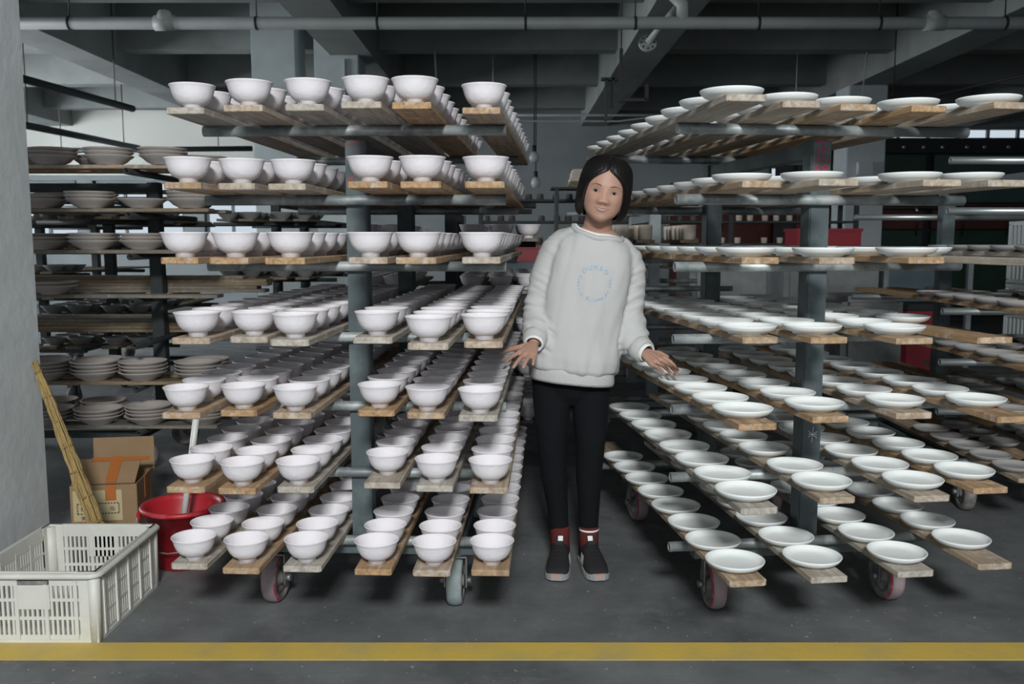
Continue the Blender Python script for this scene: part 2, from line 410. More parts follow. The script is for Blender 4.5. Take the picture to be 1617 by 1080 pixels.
# columns
def column(label, x0, x1, y0, y1, m, z1=3.5):
    c = struct(MB().box((0, 0, 0), (x1 - x0, y1 - y0, z1), bev=0.012).build('column', m, loc=((x0 + x1) / 2, (y0 + y1) / 2, z1 / 2)))
    c['label'] = label; return c
column('rough grey plastered column beside the ivory crate', -2.45, -1.90, 3.05, 3.60, M['plaster'], 4.3)
column('pale grey column behind the bowl cart, with worn corner', -3.16, -2.62, 11.2, 11.74, M['plaster2'], 4.3)
colb = column('pale grey column with a cable, beside another column', -2.40, -1.86, 11.2, 11.74, M['plaster2'], 4.3)
colc = column('grey column standing before the green kiln', 4.87, 5.43, 13.3, 13.86, M['plaster2'])
cb = MB().box((0, 0, 0), (0.22, 0.09, 0.30), bev=0.01).build('junction_box', M['plaster2'], loc=(5.12, 13.25, 2.25))
tag(cb, 'grey junction box fixed on the column before the kiln', 'electrical box')
cb2 = MB().tube((-2.02, 11.18, 1.0), (-2.02, 11.18, 3.45), 0.018, 8).build('cable_conduit', M['whitepipe'])
tag(cb2, 'thin cable conduit running up a grey column', 'conduit')

# overhead water pipe
p = thing('water_pipe', 'long pale grey water pipe running under the ceiling beams', 'pipe', (0, 8.3, 3.20))
MB().tube((-10.9, 0, 0), (10.9, 0, 0), 0.055, 16).build('pipe_run', M['whitepipe'], p)
for x in (-3.95, -2.28, -1.2, 0.12, 1.1, 2.2, 3.28, 4.4):
    MB().tube((x - 0.012, 0, 0), (x + 0.012, 0, 0), 0.060, 16).tube((x, 0, 0), (x, 0, 0.78), 0.006, 6).build('hanger', M['darksteel'], p)
for x in (-3.10, 3.77):
    MB().lathe([(0, -0.075), (0.05, -0.06), (0.075, 0), (0.05, 0.06), (0, 0.075)], 14).tube((-0.09, 0, -0.045), (0.09, 0, -0.045), 0.066, 14).build('outlet_tee', M['whitepipe'], p, loc=(x, 0, 0.045))
MB().sweep([(1.52, 0, 0), (1.52, 0, 0.16), (1.42, 0.0, 0.26), (1.27, 0.03, 0.34), (1.22, 0.03, 0.52), (1.22, 0.03, 1.1)], [0.055, 0.055, 0.06, 0.055, 0.05, 0.05], 12).build('riser_elbow', M['whitepipe'], p)
p2 = thing('branch_pipe', 'grey branch pipe with a bolted round flange under the ceiling', 'pipe', (1.28, 8.75, 3.12))
MB().tube((0.0, 0, 0), (0.31, -0.15, 0.37), 0.035, 12).build('pipe_run', M['whitepipe'], p2)
fl = MB().lathe([(0, -0.012), (0.085, -0.012), (0.085, 0.012), (0, 0.012)], 20, smooth=False).build('flange', M['whitepipe'], p2, rot=(R(70), 0, 0))
for k in range(8):
    a = k * math.pi / 4
    MB().tube((0.062 * math.cos(a), 0.062 * math.sin(a), 0.010), (0.062 * math.cos(a), 0.062 * math.sin(a), 0.024), 0.008, 6).build('bolt', M['black'], fl)
hb = thing('pipe_bracket', 'dark steel bracket hanging from the ceiling beam under the flanged pipe', 'bracket', (1.05, 8.9, 2.75))
MB().box((0, 0, 0.10), (0.03, 0.05, 0.50)).box((0.13, 0, -0.13), (0.24, 0.05, 0.03)).box((0.25, 0, -0.06), (0.03, 0.05, 0.15)).tube((0, 0, 0.3), (0, 0, 1.549), 0.006, 6).build('strap', M['black'], hb)
MB().box((-0.12, 0.2, -0.10), (0.022, 0.08, 0.40)).box((-0.055, 0.2, -0.02), (0.022, 0.08, 0.30)).box((-0.09, 0.2, 0.10), (0.16, 0.08, 0.025)).build('hanger', M['black'], hb)
# conduits along the ceiling
def ceil_z(x, y):
    if any(abs(x - m_) < 0.27 for m_ in (-8.85, -5.3, -1.95, 1.6, 5.16, 8.7)): return 3.499
    if any(-0.02 < y - m_ < 0.30 for m_ in (9.3, 11.85, 14.4, 16.95)): return 3.699
    return 4.299
for nm, lab, pts, r, mt in (
    ('ceiling_conduit', 'thin white conduit running level beneath the rear beams', [(-1.2, 13.2, 3.06), (5.0, 13.2, 3.06)], 0.018, 'whitepipe'),
    ('sagging_cable', 'thin sagging cable strung beneath the rear beams', [(-1.0, 12.0, 3.699), (-0.96, 12.0, 2.92), (0.2, 12.0, 2.82), (1.4, 12.0, 2.82), (2.2, 12.0, 2.92), (4.55, 12.0, 2.98), (4.6, 12.0, 3.699)], 0.012, 'whitepipe'),
    ('lighting_rail', 'dark lighting rail descending beneath the bright left ceiling', [(-5.2, 9.2, 2.96), (-4.95, 12.0, 2.98)], 0.045, 'darksteel'),
    ('lighting_rail', 'lower dark lighting rail before the cream wall band', [(-5.6, 10.0, 2.58), (-6.2, 15.2, 2.80)], 0.045, 'darksteel'),
    ('lighting_rail', 'level dark lighting rail in front of the cream wall band', [(-8.2, 15.5, 2.78), (-4.4, 15.5, 2.82)], 0.045, 'darksteel'),
    ('cable_rod', 'thin black rod slanting under the beams beside the kiln', [(4.6, 12.0, 2.95), (5.6, 8.5, 2.98)], 0.014, 'black')):
    t_ = MB().sweep(pts, [r] * len(pts), 8)
    if 'rail' in nm or 'conduit' in nm or 'rod' in nm:
        for f_ in (0.15, 0.85):
            q_ = Vector(pts[0]).lerp(Vector(pts[-1]), f_); t_.tube(q_, (q_.x, q_.y, ceil_z(q_.x, q_.y)), 0.008, 6)
    tag(t_.build(nm, M[mt]), lab, 'pipe' if 'conduit' in nm else 'cable' if 'cable' in nm else 'rail')
for x, z, lab in ((0.30, 2.42, 'small pendant lamp hanging before the grey back wall'), (0.34, 2.12, 'lower pendant lamp hanging before the grey back wall')):
    l = thing('pendant_lamp', lab, 'lamp', (x, 12.4 if z > 2.3 else 13.0, z))
    MB().tube((0, 0, 0.08), (0, 0, 4.299 - z), 0.008, 6).build('cord', M['cable'], l)
    MB().tube((0, 0, 0.04), (0, 0, 0.13), 0.028, 10).build('lamp_holder', M['cable'], l)
    MB().lathe([(0, -0.10), (0.05, -0.09), (0.07, -0.04), (0.055, 0.02), (0.028, 0.05), (0, 0.055)], 14).build('bulb', M['bulb'], l)

# green kiln at the far right
k = thing('kiln', 'long dark green and rust red kiln with black top rail', 'kiln', (7.9, 14.9, 0))
MB().box((0, 0.55, 1.46), (6.6, 1.0, 2.92)).build('body', M['black'], k)
for i in range(3):
    MB().box((-2.2 + 2.2 * i, -0.02, 2.27), (2.05, 0.10, 0.76), bev=0.01).build('upper_panel', M['green'] if i != 1 else M['teal'], k)
    MB().box((-2.2 + 2.2 * i, -0.02, 1.66), (2.05, 0.10, 0.40), bev=0.01).build('burner_panel', M['rust'], k)
    MB().box((-2.2 + 2.2 * i, -0.02, 0.75), (2.05, 0.10, 1.36), bev=0.01).build('lower_panel', M['green'], k)
MB().box((0, -0.05, 2.80), (6.6, 0.14, 0.24), bev=0.01).build('top_rail', M['black'], k)
for i in range(14):
    MB().lathe([(0, -0.03), (0.028, -0.03), (0.028, 0.02), (0, 0.02)], 8, mtx=Matrix.Rotation(R(90), 4, 'X')).build('light_dot', M['steel'], k, loc=(-3.0 + 0.34 * i + 0.12 * random.random(), -0.13, 2.77))  # steel discs stand in for light dots of small holes in the rail
MB().tube((-3.2, -0.16, 1.80), (3.2, -0.16, 1.80), 0.025, 8).build('gas_line', M['black'], k)
for i in range(7):
    x = -2.8 + 0.75 * i
    MB().sweep([(x, -0.16, 1.80), (x + 0.02, -0.2, 1.72), (x, -0.16, 1.60), (x, -0.10, 1.35)], [0.016] * 4, 8).build('burner_hose', M['black'], k)
    MB().tube((x - 0.05, -0.18, 1.80), (x - 0.05, -0.24, 1.74), 0.025, 8).build('burner_valve', M['steel'], k)
# dark red doors further along the back wall
for i, x in enumerate((3.05, 4.1)):
    d = struct(MB().box((0, 0, 1.2), (0.95, 0.08, 2.4), bev=0.01).build('door_%d' % (i + 1), M['rust'], loc=(x + 0.55, 17.93, 0)))
    MB().tube((-0.35, -0.06, 1.0), (-0.35, -0.06, 1.2), 0.015, 8).build('door_handle', M['steel'], d)

# ------------------------------------------------------------------ ware carts
LEV = [1.645, 1.42, 1.202, 0.965, 0.73, 0.50, 0.26]       # top of each pair of crossbars
BAR_ME = MB().tube((-0.5, 0, 0), (0.5, 0, 0), 0.017, 14, hollow=0.004).mesh('crossbar', [M['pipe']])
BARD_ME = MB().tube((-0.5, 0, 0), (0.5, 0, 0), 0.017, 14, hollow=0.004).mesh('crossbar', [M['darkpost']])
BARS_ME = MB().tube((-0.5, 0, 0), (0.5, 0, 0), 0.017, 14, hollow=0.004).mesh('crossbar', [M['steel']])
TYRE_PROF = [(0.055, -0.024), (0.074, -0.027), (0.082, -0.022), (0.086, -0.008), (0.086, 0.008), (0.082, 0.022), (0.074, 0.027), (0.055, 0.024), (0.055, -0.024)]
AX = Matrix.Rotation(R(90), 4, 'Y')
def tyre_mesh(col, tread):
    mb = MB().lathe(TYRE_PROF, 32, mtx=AX)
    for i, f in enumerate(mb.f):
        if all(abs(mb.v[k][0]) < 0.0225 and (mb.v[k][1] ** 2 + mb.v[k][2] ** 2) > 0.0815 ** 2 for k in f): mb.m[i] = 1
        elif all((mb.v[k][1] ** 2 + mb.v[k][2] ** 2) < 0.0745 ** 2 for k in f): mb.m[i] = 2
    return mb.mesh('tyre', [M[col], M[tread], M['hub']])
TYRE = {'redtyre': tyre_mesh('redtyre', 'worntread'), 'greytyre': tyre_mesh('greytyre', 'greytyre'), 'hub': tyre_mesh('hub', 'hub')}
HUB_ME = MB().lathe([(0, -0.030), (0.020, -0.030), (0.024, -0.014), (0.044, -0.010), (0.054, -0.022), (0.054, 0.022), (0.044, 0.010), (0.024, 0.014), (0.020, 0.030), (0, 0.030)], 24, mtx=AX).mesh('hub', [M['hub']])
fk = MB()
for s in (-1, 1):
    fk.box((s * 0.038, 0, 0.122), (0.005, 0.036, 0.114)); fk.tube((s * 0.036, 0, 0.086), (s * 0.056, 0, 0.086), 0.013, 8)
fk.box((0, 0, 0.179), (0.081, 0.07, 0.005)); fk.tube((0, 0, 0.180), (0, 0, 0.186), 0.03, 12)
FORK_ME = fk.mesh('caster_fork', [M['zinc']])

def make_cart(label, cx, cy, yaw, tyres, bars=None, swivel=(0, 0, 0, 0), pm='post', levels=LEV):
    t = thing('ware_cart', label, 'cart', (cx, cy, 0), R(yaw))
    for s in (-1, 1):
        MB().box((0, s * 0.50, (levels[0] - 0.045 + 0.22) / 2), (0.07, 0.07, levels[0] - 0.045 - 0.22), bev=0.004).build('post', M[pm], t)
        for k, z in enumerate(levels):
            o = put('crossbar', bars or BAR_ME, t, (0, s * 0.552, z - 0.017))
        MB().box((0, s * 0.50, 0.204), (0.80, 0.05, 0.036)).build('foot_beam', M[pm], t)
    MB().box((0, 0, levels[0] - 0.075), (0.05, 0.93, 0.05)).build('top_rail', M[pm], t)
    for s in (-1, 1): MB().box((s * 0.32, 0, 0.204), (0.05, 0.95, 0.034)).build('base_rail', M[pm], t)
    j = 0
    for sy in (-1, 1):
        for sx in (-1, 1):
            f = put('caster_fork', FORK_ME, t, (sx * 0.32, sy * 0.50, 0), (0, 0, R(swivel[j])))
            put('tyre', TYRE[tyres[j]], f, (0, 0, 0.086)); put('hub', HUB_ME, f, (0, 0, 0.086))
            j += 1
    return t
cartL = make_cart('tall grey steel cart carrying rows of white bowls, with one red front wheel', -0.495, 3.56, -2.5,
                  ('redtyre', 'greytyre', 'redtyre', 'greytyre'), swivel=(-4, 0, 10, 0))
cartR = make_cart('tall grey steel cart carrying rows of flat white plates, red wheels', 0.955, 3.55, 7.3,
                  ('redtyre', 'redtyre', 'redtyre', 'redtyre'), swivel=(-3, 1, 5, -5))
cartE = make_cart('steel plate cart with bare shiny top bars, near the kiln', 2.47, 4.66, 0.0,
                  ('hub', 'hub', 'hub', 'hub'), bars=BARS_ME, swivel=(-8, 5, 0, 0))
LEV4 = [1.49, 1.265, 0.985, 0.73, 0.50, 0.26]
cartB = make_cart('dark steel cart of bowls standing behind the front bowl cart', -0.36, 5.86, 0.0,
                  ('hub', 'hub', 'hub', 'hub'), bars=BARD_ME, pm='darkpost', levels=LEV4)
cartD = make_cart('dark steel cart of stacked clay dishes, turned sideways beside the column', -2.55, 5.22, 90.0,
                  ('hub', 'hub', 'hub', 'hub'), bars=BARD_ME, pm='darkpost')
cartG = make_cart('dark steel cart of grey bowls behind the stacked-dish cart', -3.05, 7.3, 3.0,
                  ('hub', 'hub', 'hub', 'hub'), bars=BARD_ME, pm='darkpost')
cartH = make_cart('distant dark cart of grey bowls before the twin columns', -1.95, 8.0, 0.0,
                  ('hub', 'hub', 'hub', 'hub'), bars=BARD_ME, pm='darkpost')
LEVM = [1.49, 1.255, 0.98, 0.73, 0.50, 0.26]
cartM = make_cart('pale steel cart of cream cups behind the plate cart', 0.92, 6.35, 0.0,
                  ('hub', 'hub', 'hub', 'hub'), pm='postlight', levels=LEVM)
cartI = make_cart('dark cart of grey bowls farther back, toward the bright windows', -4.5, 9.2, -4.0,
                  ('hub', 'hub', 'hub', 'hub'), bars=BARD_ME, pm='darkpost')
# red stencil marks on the two front posts
def posts_of(c): return sorted([o for o in c.children if o.name.startswith('post')], key=lambda o: o.name)
def stencil(post, rects, chars, m):
    for (x0, x1, z0, z1, sk) in rects:
        MB().add([(x0, -0.5362, z0), (x1, -0.5362, z0 + sk), (x1, -0.5362, z1 + sk), (x0, -0.5362, z1)], [(0, 1, 2, 3)]).build('stencil_stroke', m, post)
    for ch, size, x, z in chars:
        vs, fs = text_mesh(ch, size)
        MB().add([(v.x + x, -0.5364, v.y + z) for v in vs], fs).build('stencil_character', m, post)
stencil(posts_of(cartR)[0], [(-0.022, 0.024, 1.588, 1.592, 0.006)], [('止', 0.062, 0.002, 1.535), ('移', 0.062, 0.002, 1.470)], M['redpaint'])
stencil(posts_of(cartL)[0], [(-0.024, 0.02, 1.584, 1.592, 0.005), (-0.005, 0.024, 1.565, 1.569, 0.002), (-0.03, 0.022, 1.538, 1.546, 0.004), (-0.03, -0.006, 1.462, 1.474, 0.012)], [], M['fadedred'])

for k, (ang, ln) in enumerate(((5, 0.055), (60, 0.038), (-52, 0.040), (95, 0.030))):
    ca, sa = math.cos(R(ang)), math.sin(R(ang))
    MB().add([(0.004 + (u_ * ln / 2) * sa + (w_ * 0.0008) * ca, -0.5362, 0.612 + (u_ * ln / 2) * ca - (w_ * 0.0008) * sa) for u_, w_ in ((-1, -1), (-1, 1), (1, 1), (1, -1))], [(0, 1, 2, 3)]).build('scratch_mark', M['tee'], posts_of(cartR)[0])

# ------------------------------------------------------------------ planks
PW, PT = 0.115, 0.0195
def plank_mesh(i, L=1.85, m='wood', wd=PW):
    rnd = random.Random(i)
    c0, c1 = rnd.uniform(0.002, 0.007), rnd.uniform(0.002, 0.008)
    w2 = wd / 2 * rnd.uniform(0.95, 1.04)
    out = [(-w2, c0), (-w2 + c0, 0), (w2 - c1, 0), (w2, c1), (w2, L), (-w2, L)]
    bm = bmesh.new()
    vs = [bm.verts.new((x, y, 0)) for x, y in out]
    f = bm.faces.new(vs)
    r = bmesh.ops.extrude_face_region(bm, geom=[f])
    for e in r['geom']:
        if isinstance(e, bmesh.types.BMVert): e.co.z = PT
    bmesh.ops.recalc_face_normals(bm, faces=bm.faces)
    bmesh.ops.bevel(bm, geom=[e for e in bm.edges if abs(e.verts[0].co.z - e.verts[1].co.z) < 1e-6], offset=0.002, segments=1, affect='EDGES')
    me = bpy.data.meshes.new('plank'); bm.to_mesh(me); bm.free(); me.materials.append(M[m]); return me
PLANK = [plank_mesh(i) for i in range(8)]
OLDPLANK = [plank_mesh(i + 20, 1.9, 'oldwood') for i in range(5)]
def plank(x, y, z, yaw, label, group, pool=PLANK):
    o = put('plank', random.choice(pool), None, (x, y, z), (0, 0, R(yaw)))
    return tag(o, label, 'plank', group)

BL = [[(-0.975, 2.739), (-0.787, 2.686), (-0.605, 2.673), (-0.431, 2.623), (-0.288, 2.635), (-0.092, 2.739)],
      [(-0.965, 2.66), (-0.819, 2.70), (-0.673, 2.72), (-0.416, 2.62), (-0.263, 2.62), (-0.079, 2.62)],
      [(-0.968, 2.62), (-0.818, 2.60), (-0.650, 2.58), (-0.420, 2.63), (-0.279, 2.62), (-0.091, 2.66)],
      [(-0.95, 2.64), (-0.789, 2.673), (-0.647, 2.591), (-0.415, 2.656), (-0.236, 2.50), (-0.082, 2.545)],
      [(-1.009, 2.693), (-0.845, 2.732), (-0.671, 2.693), (-0.420, 2.732), (-0.263, 2.693), (-0.102, 2.654)],
      [(-1.003, 2.688), (-0.84, 2.674), (-0.665, 2.688), (-0.406, 2.738), (-0.239, 2.702), (-0.071, 2.681)],
      [(-0.998, 2.679), (-0.826, 2.642), (-0.643, 2.658), (-0.422, 2.632), (-0.244, 2.621), (-0.066, 2.626)]]
BR = [[(0.637, 2.494), (0.825, 2.611), (1.012, 2.673), (1.228, 2.699), (1.436, 2.635)],
      [(0.715, 2.60), (0.905, 2.52), (1.203, 2.54), (1.392, 2.556)],
      [(0.722, 2.62), (0.94, 2.60), (1.225, 2.66), (1.44, 2.36)],
      [(0.741, 2.656), (0.944, 2.656), (1.191, 2.64), (1.437, 2.656)],
      [(0.705, 2.527), (0.95, 2.635), (1.226, 2.693), (1.499, 2.635)],
      [(0.701, 2.47), (0.960, 2.575), (1.247, 2.594), (1.465, 2.681)],
      [(0.694, 2.541), (0.942, 2.571), (1.22, 2.616), (1.494, 2.679)]]
# ------------------------------------------------------------------ bowls
BOWL_PROF = [(0, 0.006), (0.022, 0.005), (0.0235, 0.0), (0.0275, 0.0), (0.0275, 0.012), (0.034, 0.0145), (0.046, 0.022), (0.055, 0.034), (0.0605, 0.048),
             (0.064, 0.061), (0.0675, 0.069), (0.0695, 0.0715), (0.0685, 0.0735), (0.0660, 0.0715), (0.0605, 0.060), (0.056, 0.046), (0.049, 0.033), (0.036, 0.022), (0.018, 0.017), (0, 0.016)]
BOWL_ME = MB().lathe(BOWL_PROF, 36).mesh('bowl', [M['bowl']])
rest = MB()
def add_rest(x, y, z): rest.lathe(BOWL_PROF[3:], 18, mtx=Matrix.Translation((x, y, z)))
for t, row in enumerate(BL):
    for i, (x, y) in enumerate(row):
        yaw = -2.5 + random.uniform(-0.25, 0.25)
        if t == 0 and i == 5: yaw = -3.6
        n = 6 - i
        plank(x, y, LEV[t], yaw, 'worn wooden plank, %s tier of the bowl cart, %s plank from the woman' % (TIER[t], ORD[n - 1]), 'planks on the bowl cart')
        dx, dy = -math.sin(R(yaw)), math.cos(R(yaw))
        s = 0.058 + random.uniform(-0.006, 0.012)
        if t == 5 and i == 3: s += 0.05
        for q in range(12):
            bx, by = x + dx * s + random.uniform(-.003, .003), y + dy * s
            if q < 7:
                o = put('bowl', BOWL_ME, None, (bx, by, LEV[t] + PT), (0, 0, random.uniform(0, 6.28)))
                tag(o, 'white bowl, %s tier %s, %s plank from the woman, %s bowl from the yellow line' % (TIER[t], 'down' if 0 < t < 6 else 'level', ORD[n - 1], ORD[q]), 'bowl', 'bowls on the front bowl cart')
            else: add_rest(bx, by, LEV[t] + PT)
            s += 0.150 + random.uniform(-0.003, 0.006)
# the bowl cart behind
for t, z in enumerate(LEV4):
    if t == 0: continue
    for i, x in enumerate((-0.80, -0.64, -0.22, -0.06, 0.09)):
        plank(x + random.uniform(-.01, .01), 4.86 + random.uniform(-.05, .05), z, random.uniform(-.6, .6), 'plank on the rear bowl cart, %s tier, %s from the plate cart' % (TIER[t], ORD[4 - i]), 'planks on the rear bowl cart', OLDPLANK)
        for q in range(9): add_rest(x, 4.95 + 0.152 * q, z + PT)
ro = rest.build('bowl_rows', M['bowl'])
tag(ro, 'white bowls in the deep rear rows of the bowl carts', 'bowls', kind='stuff')
# ------------------------------------------------------------------ plates
PLATE_PROF = [(0, 0.004), (0.050, 0.004), (0.052, 0.0), (0.057, 0.0), (0.060, 0.005), (0.075, 0.0095), (0.084, 0.016), (0.0885, 0.0235), (0.0895, 0.027), (0.0875, 0.0282),
              (0.0850, 0.0265), (0.0800, 0.0185), (0.0720, 0.0125), (0.062, 0.0098), (0, 0.0088)]
PLATE_ME = MB().lathe(PLATE_PROF, 40).mesh('plate', [M['plate']])
GPLATE_ME = MB().lathe(PLATE_PROF, 40).mesh('plate', [M['greyplate']])
FIRST = {(2, 3): 0.62, (3, 3): 0.47, (4, 3): 0.19, (6, 3): 0.18, (5, 3): 0.14, (1, 0): 0.15, (1, 1): 0.17, (1, 2): 0.17, (1, 3): 0.16, (2, 1): 0.10}
PLACED = {t: [] for t in range(7)}
POSTS_R = [(0.955 + s_ * math.sin(R(7.3)) * 0.5, 3.55 - s_ * math.cos(R(7.3)) * 0.5) for s_ in (1, -1)]
def plate_at(t, i, q, px, py):
    PLACED[t].append((px, py))
    o = put('plate', PLATE_ME, None, (px, py, LEV[t] + PT), (0, 0, random.uniform(0, 6.28)))
    tag(o, 'flat white plate, %s tier %s, %s plank from the woman, %s from the yellow line' % (TIER[t], 'down' if 0 < t < 6 else 'level', ORD[i], ORD[q]), 'plate', 'plates on the plate cart')
for t, row in enumerate(BR):
    rows = []
    for i, (x, y) in enumerate(row):
        yaw = 7.3 + random.uniform(-0.5, 0.5)
        if (t, i) == (3, 3): yaw = 9.5
        if (t, i) == (2, 3): yaw = 8.0
        plank(x, y, LEV[t], yaw, 'wooden plank, %s tier of the plate cart, %s plank from the woman' % (TIER[t], ORD[i]), 'planks on the plate cart')
        dx, dy = -math.sin(R(yaw)), math.cos(R(yaw))
        s = FIRST.get((t, i), 0.115) + random.uniform(-0.005, 0.01)
        plate_at(t, i, 0, x + dx * s, y + dy * s)
        rows.append((i, x, y, dx, dy, s))
    for i, x, y, dx, dy, s in rows:
        q = 1; s += 0.190
        while s < 1.77 and q < (8 if t else 9):
            px, py = x + dx * s, y + dy * s
            if any(math.hypot(px - a_, py - b_) < 0.1805 for a_, b_ in PLACED[t]) or (t > 0 and any(math.hypot(px - a_, py - b_) < 0.142 for a_, b_ in POSTS_R)):
                s += 0.004; continue
            plate_at(t, i, q, px, py); q += 1
            s += 0.190 + random.uniform(-0.003, 0.009)
for t in range(2, 7):
    for i, x in enumerate((2.18, 2.368, 2.63)):
        yy = 3.72 + random.uniform(-.05, .05) - (0.1 if t == 2 else 0)
        plank(x, yy, LEV[t], random.uniform(-.2, .2), 'plank on the cart with bare top bars, %s tier, %s from the kiln-side wheel' % (TIER[t], ORD[2 - i]), 'planks on the cart with bare top bars')
        for q in range(5):
            if i == 1 and abs(yy + 0.14 + 0.196 * q - 4.16) < 0.13: continue
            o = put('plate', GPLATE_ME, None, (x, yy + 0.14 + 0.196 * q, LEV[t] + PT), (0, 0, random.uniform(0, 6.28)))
            tag(o, 'grey plate, %s tier of cart with bare bars, %s plank row, %s from yellow line' % (TIER[t], ORD[i], ORD[q]), 'plate', 'plates on the cart with bare top bars')
# ------------------------------------------------------------------ stacked clay dishes on the sideways cart
DISH_PROF = [(0, 0.004), (0.055, 0.004), (0.057, 0.0), (0.063, 0.0), (0.066, 0.006), (0.090, 0.018), (0.106, 0.034), (0.124, 0.0455), (0.126, 0.0495), (0.122, 0.0505),
             (0.104, 0.0405), (0.088, 0.0255), (0.064, 0.0155), (0, 0.0145)]
DISH_ME = MB().lathe(DISH_PROF, 32).mesh('clay_dish', [M['dish']])
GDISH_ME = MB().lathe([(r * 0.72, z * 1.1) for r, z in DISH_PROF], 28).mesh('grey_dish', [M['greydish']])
ST = {0: [(-2.72, 3), (-2.43, 3), (-2.13, 3), (-1.84, 3)], 1: [(-2.78, 2), (-2.50, 2), (-2.24, 3), (-1.96, 1), (-1.70, 3)], 2: [(-2.76, 3), (-2.50, 2), (-2.24, 3), (-1.97, 3), (-1.70, 2)],
      3: [(-2.72, 2), (-2.46, 2)], 5: [(-2.78, 4), (-2.52, 4), (-2.26, 4), (-2.00, 4), (-1.70, 4)], 6: [(-2.78, 3), (-2.52, 3), (-2.25, 3), (-1.98, 4), (-1.68, 3)]}
ST2 = {0: [(-2.60, 2), (-2.30, 2), (-1.72, 2)], 1: [(-2.62, 3), (-2.33, 3), (-1.78, 2)], 2: [(-2.60, 3), (-2.32, 3), (-1.80, 3)], 5: [(-2.66, 3), (-2.35, 3), (-1.74, 3)], 6: [(-2.62, 3), (-2.34, 3), (-1.76, 4)]}
def stacks(tbl, y, which):
    for t, lst in tbl.items():
        plank(-1.58 + random.uniform(-.03, .03), y, LEV[t], 90 + random.uniform(-.4, .4), 'dusty plank under clay dishes, %s tier of the stacked-dish cart, %s side' % (TIER[t], which), 'planks on the stacked-dish cart', OLDPLANK if t else PLANK)
        for n, (x, c) in enumerate(lst):
            z = LEV[t] + PT
            for q in range(c):
                tl = 0.0 if q == 0 else random.uniform(-0.008, 0.008)
                o = put('clay_dish', DISH_ME, None, (x + random.uniform(-.004, .004), y + random.uniform(-.004, .004), z), (tl, -tl * 0.6, random.uniform(0, 6)))
                tag(o, 'brown clay dish, %s from bottom, %s stack from the column, %s tier, %s plank' % (ORD[q], ORD[n], TIER[t], which), 'dish', 'clay dishes stacked on the sideways cart')
                z += 0.019
stacks(ST, 4.83, 'aisle')
stacks(ST2, 5.085, 'inner')
for t, nn in ((3, 5), (4, 5)):
    for q in range(nn):
        plank(-1.42 - random.uniform(0, .2), 5.36 + random.uniform(-.008, .008), LEV[t] + 0.0198 * q, 90, 'spare plank, %s up in the pile on the %s tier of the stacked-dish cart' % (ORD[q], TIER[t]), 'spare planks piled on the stacked-dish cart', OLDPLANK)
# grey bowls on the dark carts behind it
def grey_cart(cx, cy, yaw, tiers, xs, nq, where, grp):
    a_ = R(yaw); ca, sa = math.cos(a_), math.sin(a_)
    for t in tiers:
        for i, lx in enumerate(xs):
            def wp(ly): return (cx + lx * ca - ly * sa, cy + lx * sa + ly * ca)
            x, y = wp(-0.93)
            plank(x, y, LEV[t], yaw, 'dull plank, %s tier of %s, %s of its tier' % (TIER[t], where, ORD[i]), 'planks on ' + grp, OLDPLANK)
            for q in range(nq):
                x, y = wp(-0.80 + 0.19 * q)
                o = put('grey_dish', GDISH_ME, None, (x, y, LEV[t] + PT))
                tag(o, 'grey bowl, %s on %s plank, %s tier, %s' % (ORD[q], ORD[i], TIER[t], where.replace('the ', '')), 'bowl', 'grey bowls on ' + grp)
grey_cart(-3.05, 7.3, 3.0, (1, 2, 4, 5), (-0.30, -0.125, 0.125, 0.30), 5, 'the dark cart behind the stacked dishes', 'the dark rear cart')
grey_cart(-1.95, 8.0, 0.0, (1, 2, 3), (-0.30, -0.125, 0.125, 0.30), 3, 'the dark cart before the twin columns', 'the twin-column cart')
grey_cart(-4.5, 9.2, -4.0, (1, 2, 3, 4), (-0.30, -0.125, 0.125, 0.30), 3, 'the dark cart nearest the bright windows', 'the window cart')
# cream cups on the pale cart
CUP_PROF = [(0, 0.0), (0.034, 0.0), (0.037, 0.003), (0.040, 0.03), (0.0415, 0.088), (0.0400, 0.090), (0.0385, 0.088), (0.037, 0.03), (0.033, 0.008), (0, 0.007)]
CUP_ME = MB().lathe(CUP_PROF, 24).mesh('cup', [M['cup']])
for i, x in enumerate((0.665, 0.80, 1.065)):
    plank(x if i != 1 else 0.80, 5.42, LEVM[1], 0.0, 'plank under cream cups, %s plank from the woman' % ORD[i], 'planks under the cream cups', OLDPLANK)
    for q in range(7):
        o = put('cup', CUP_ME, None, (x + random.uniform(-.012, .012), 5.49 + 0.105 * q, LEVM[1] + PT))
        tag(o, 'cream straight-sided cup on %s plank of the pale cart, %s in its row' % (ORD[i], ORD[q]), 'cup', 'cream cups on the pale cart')

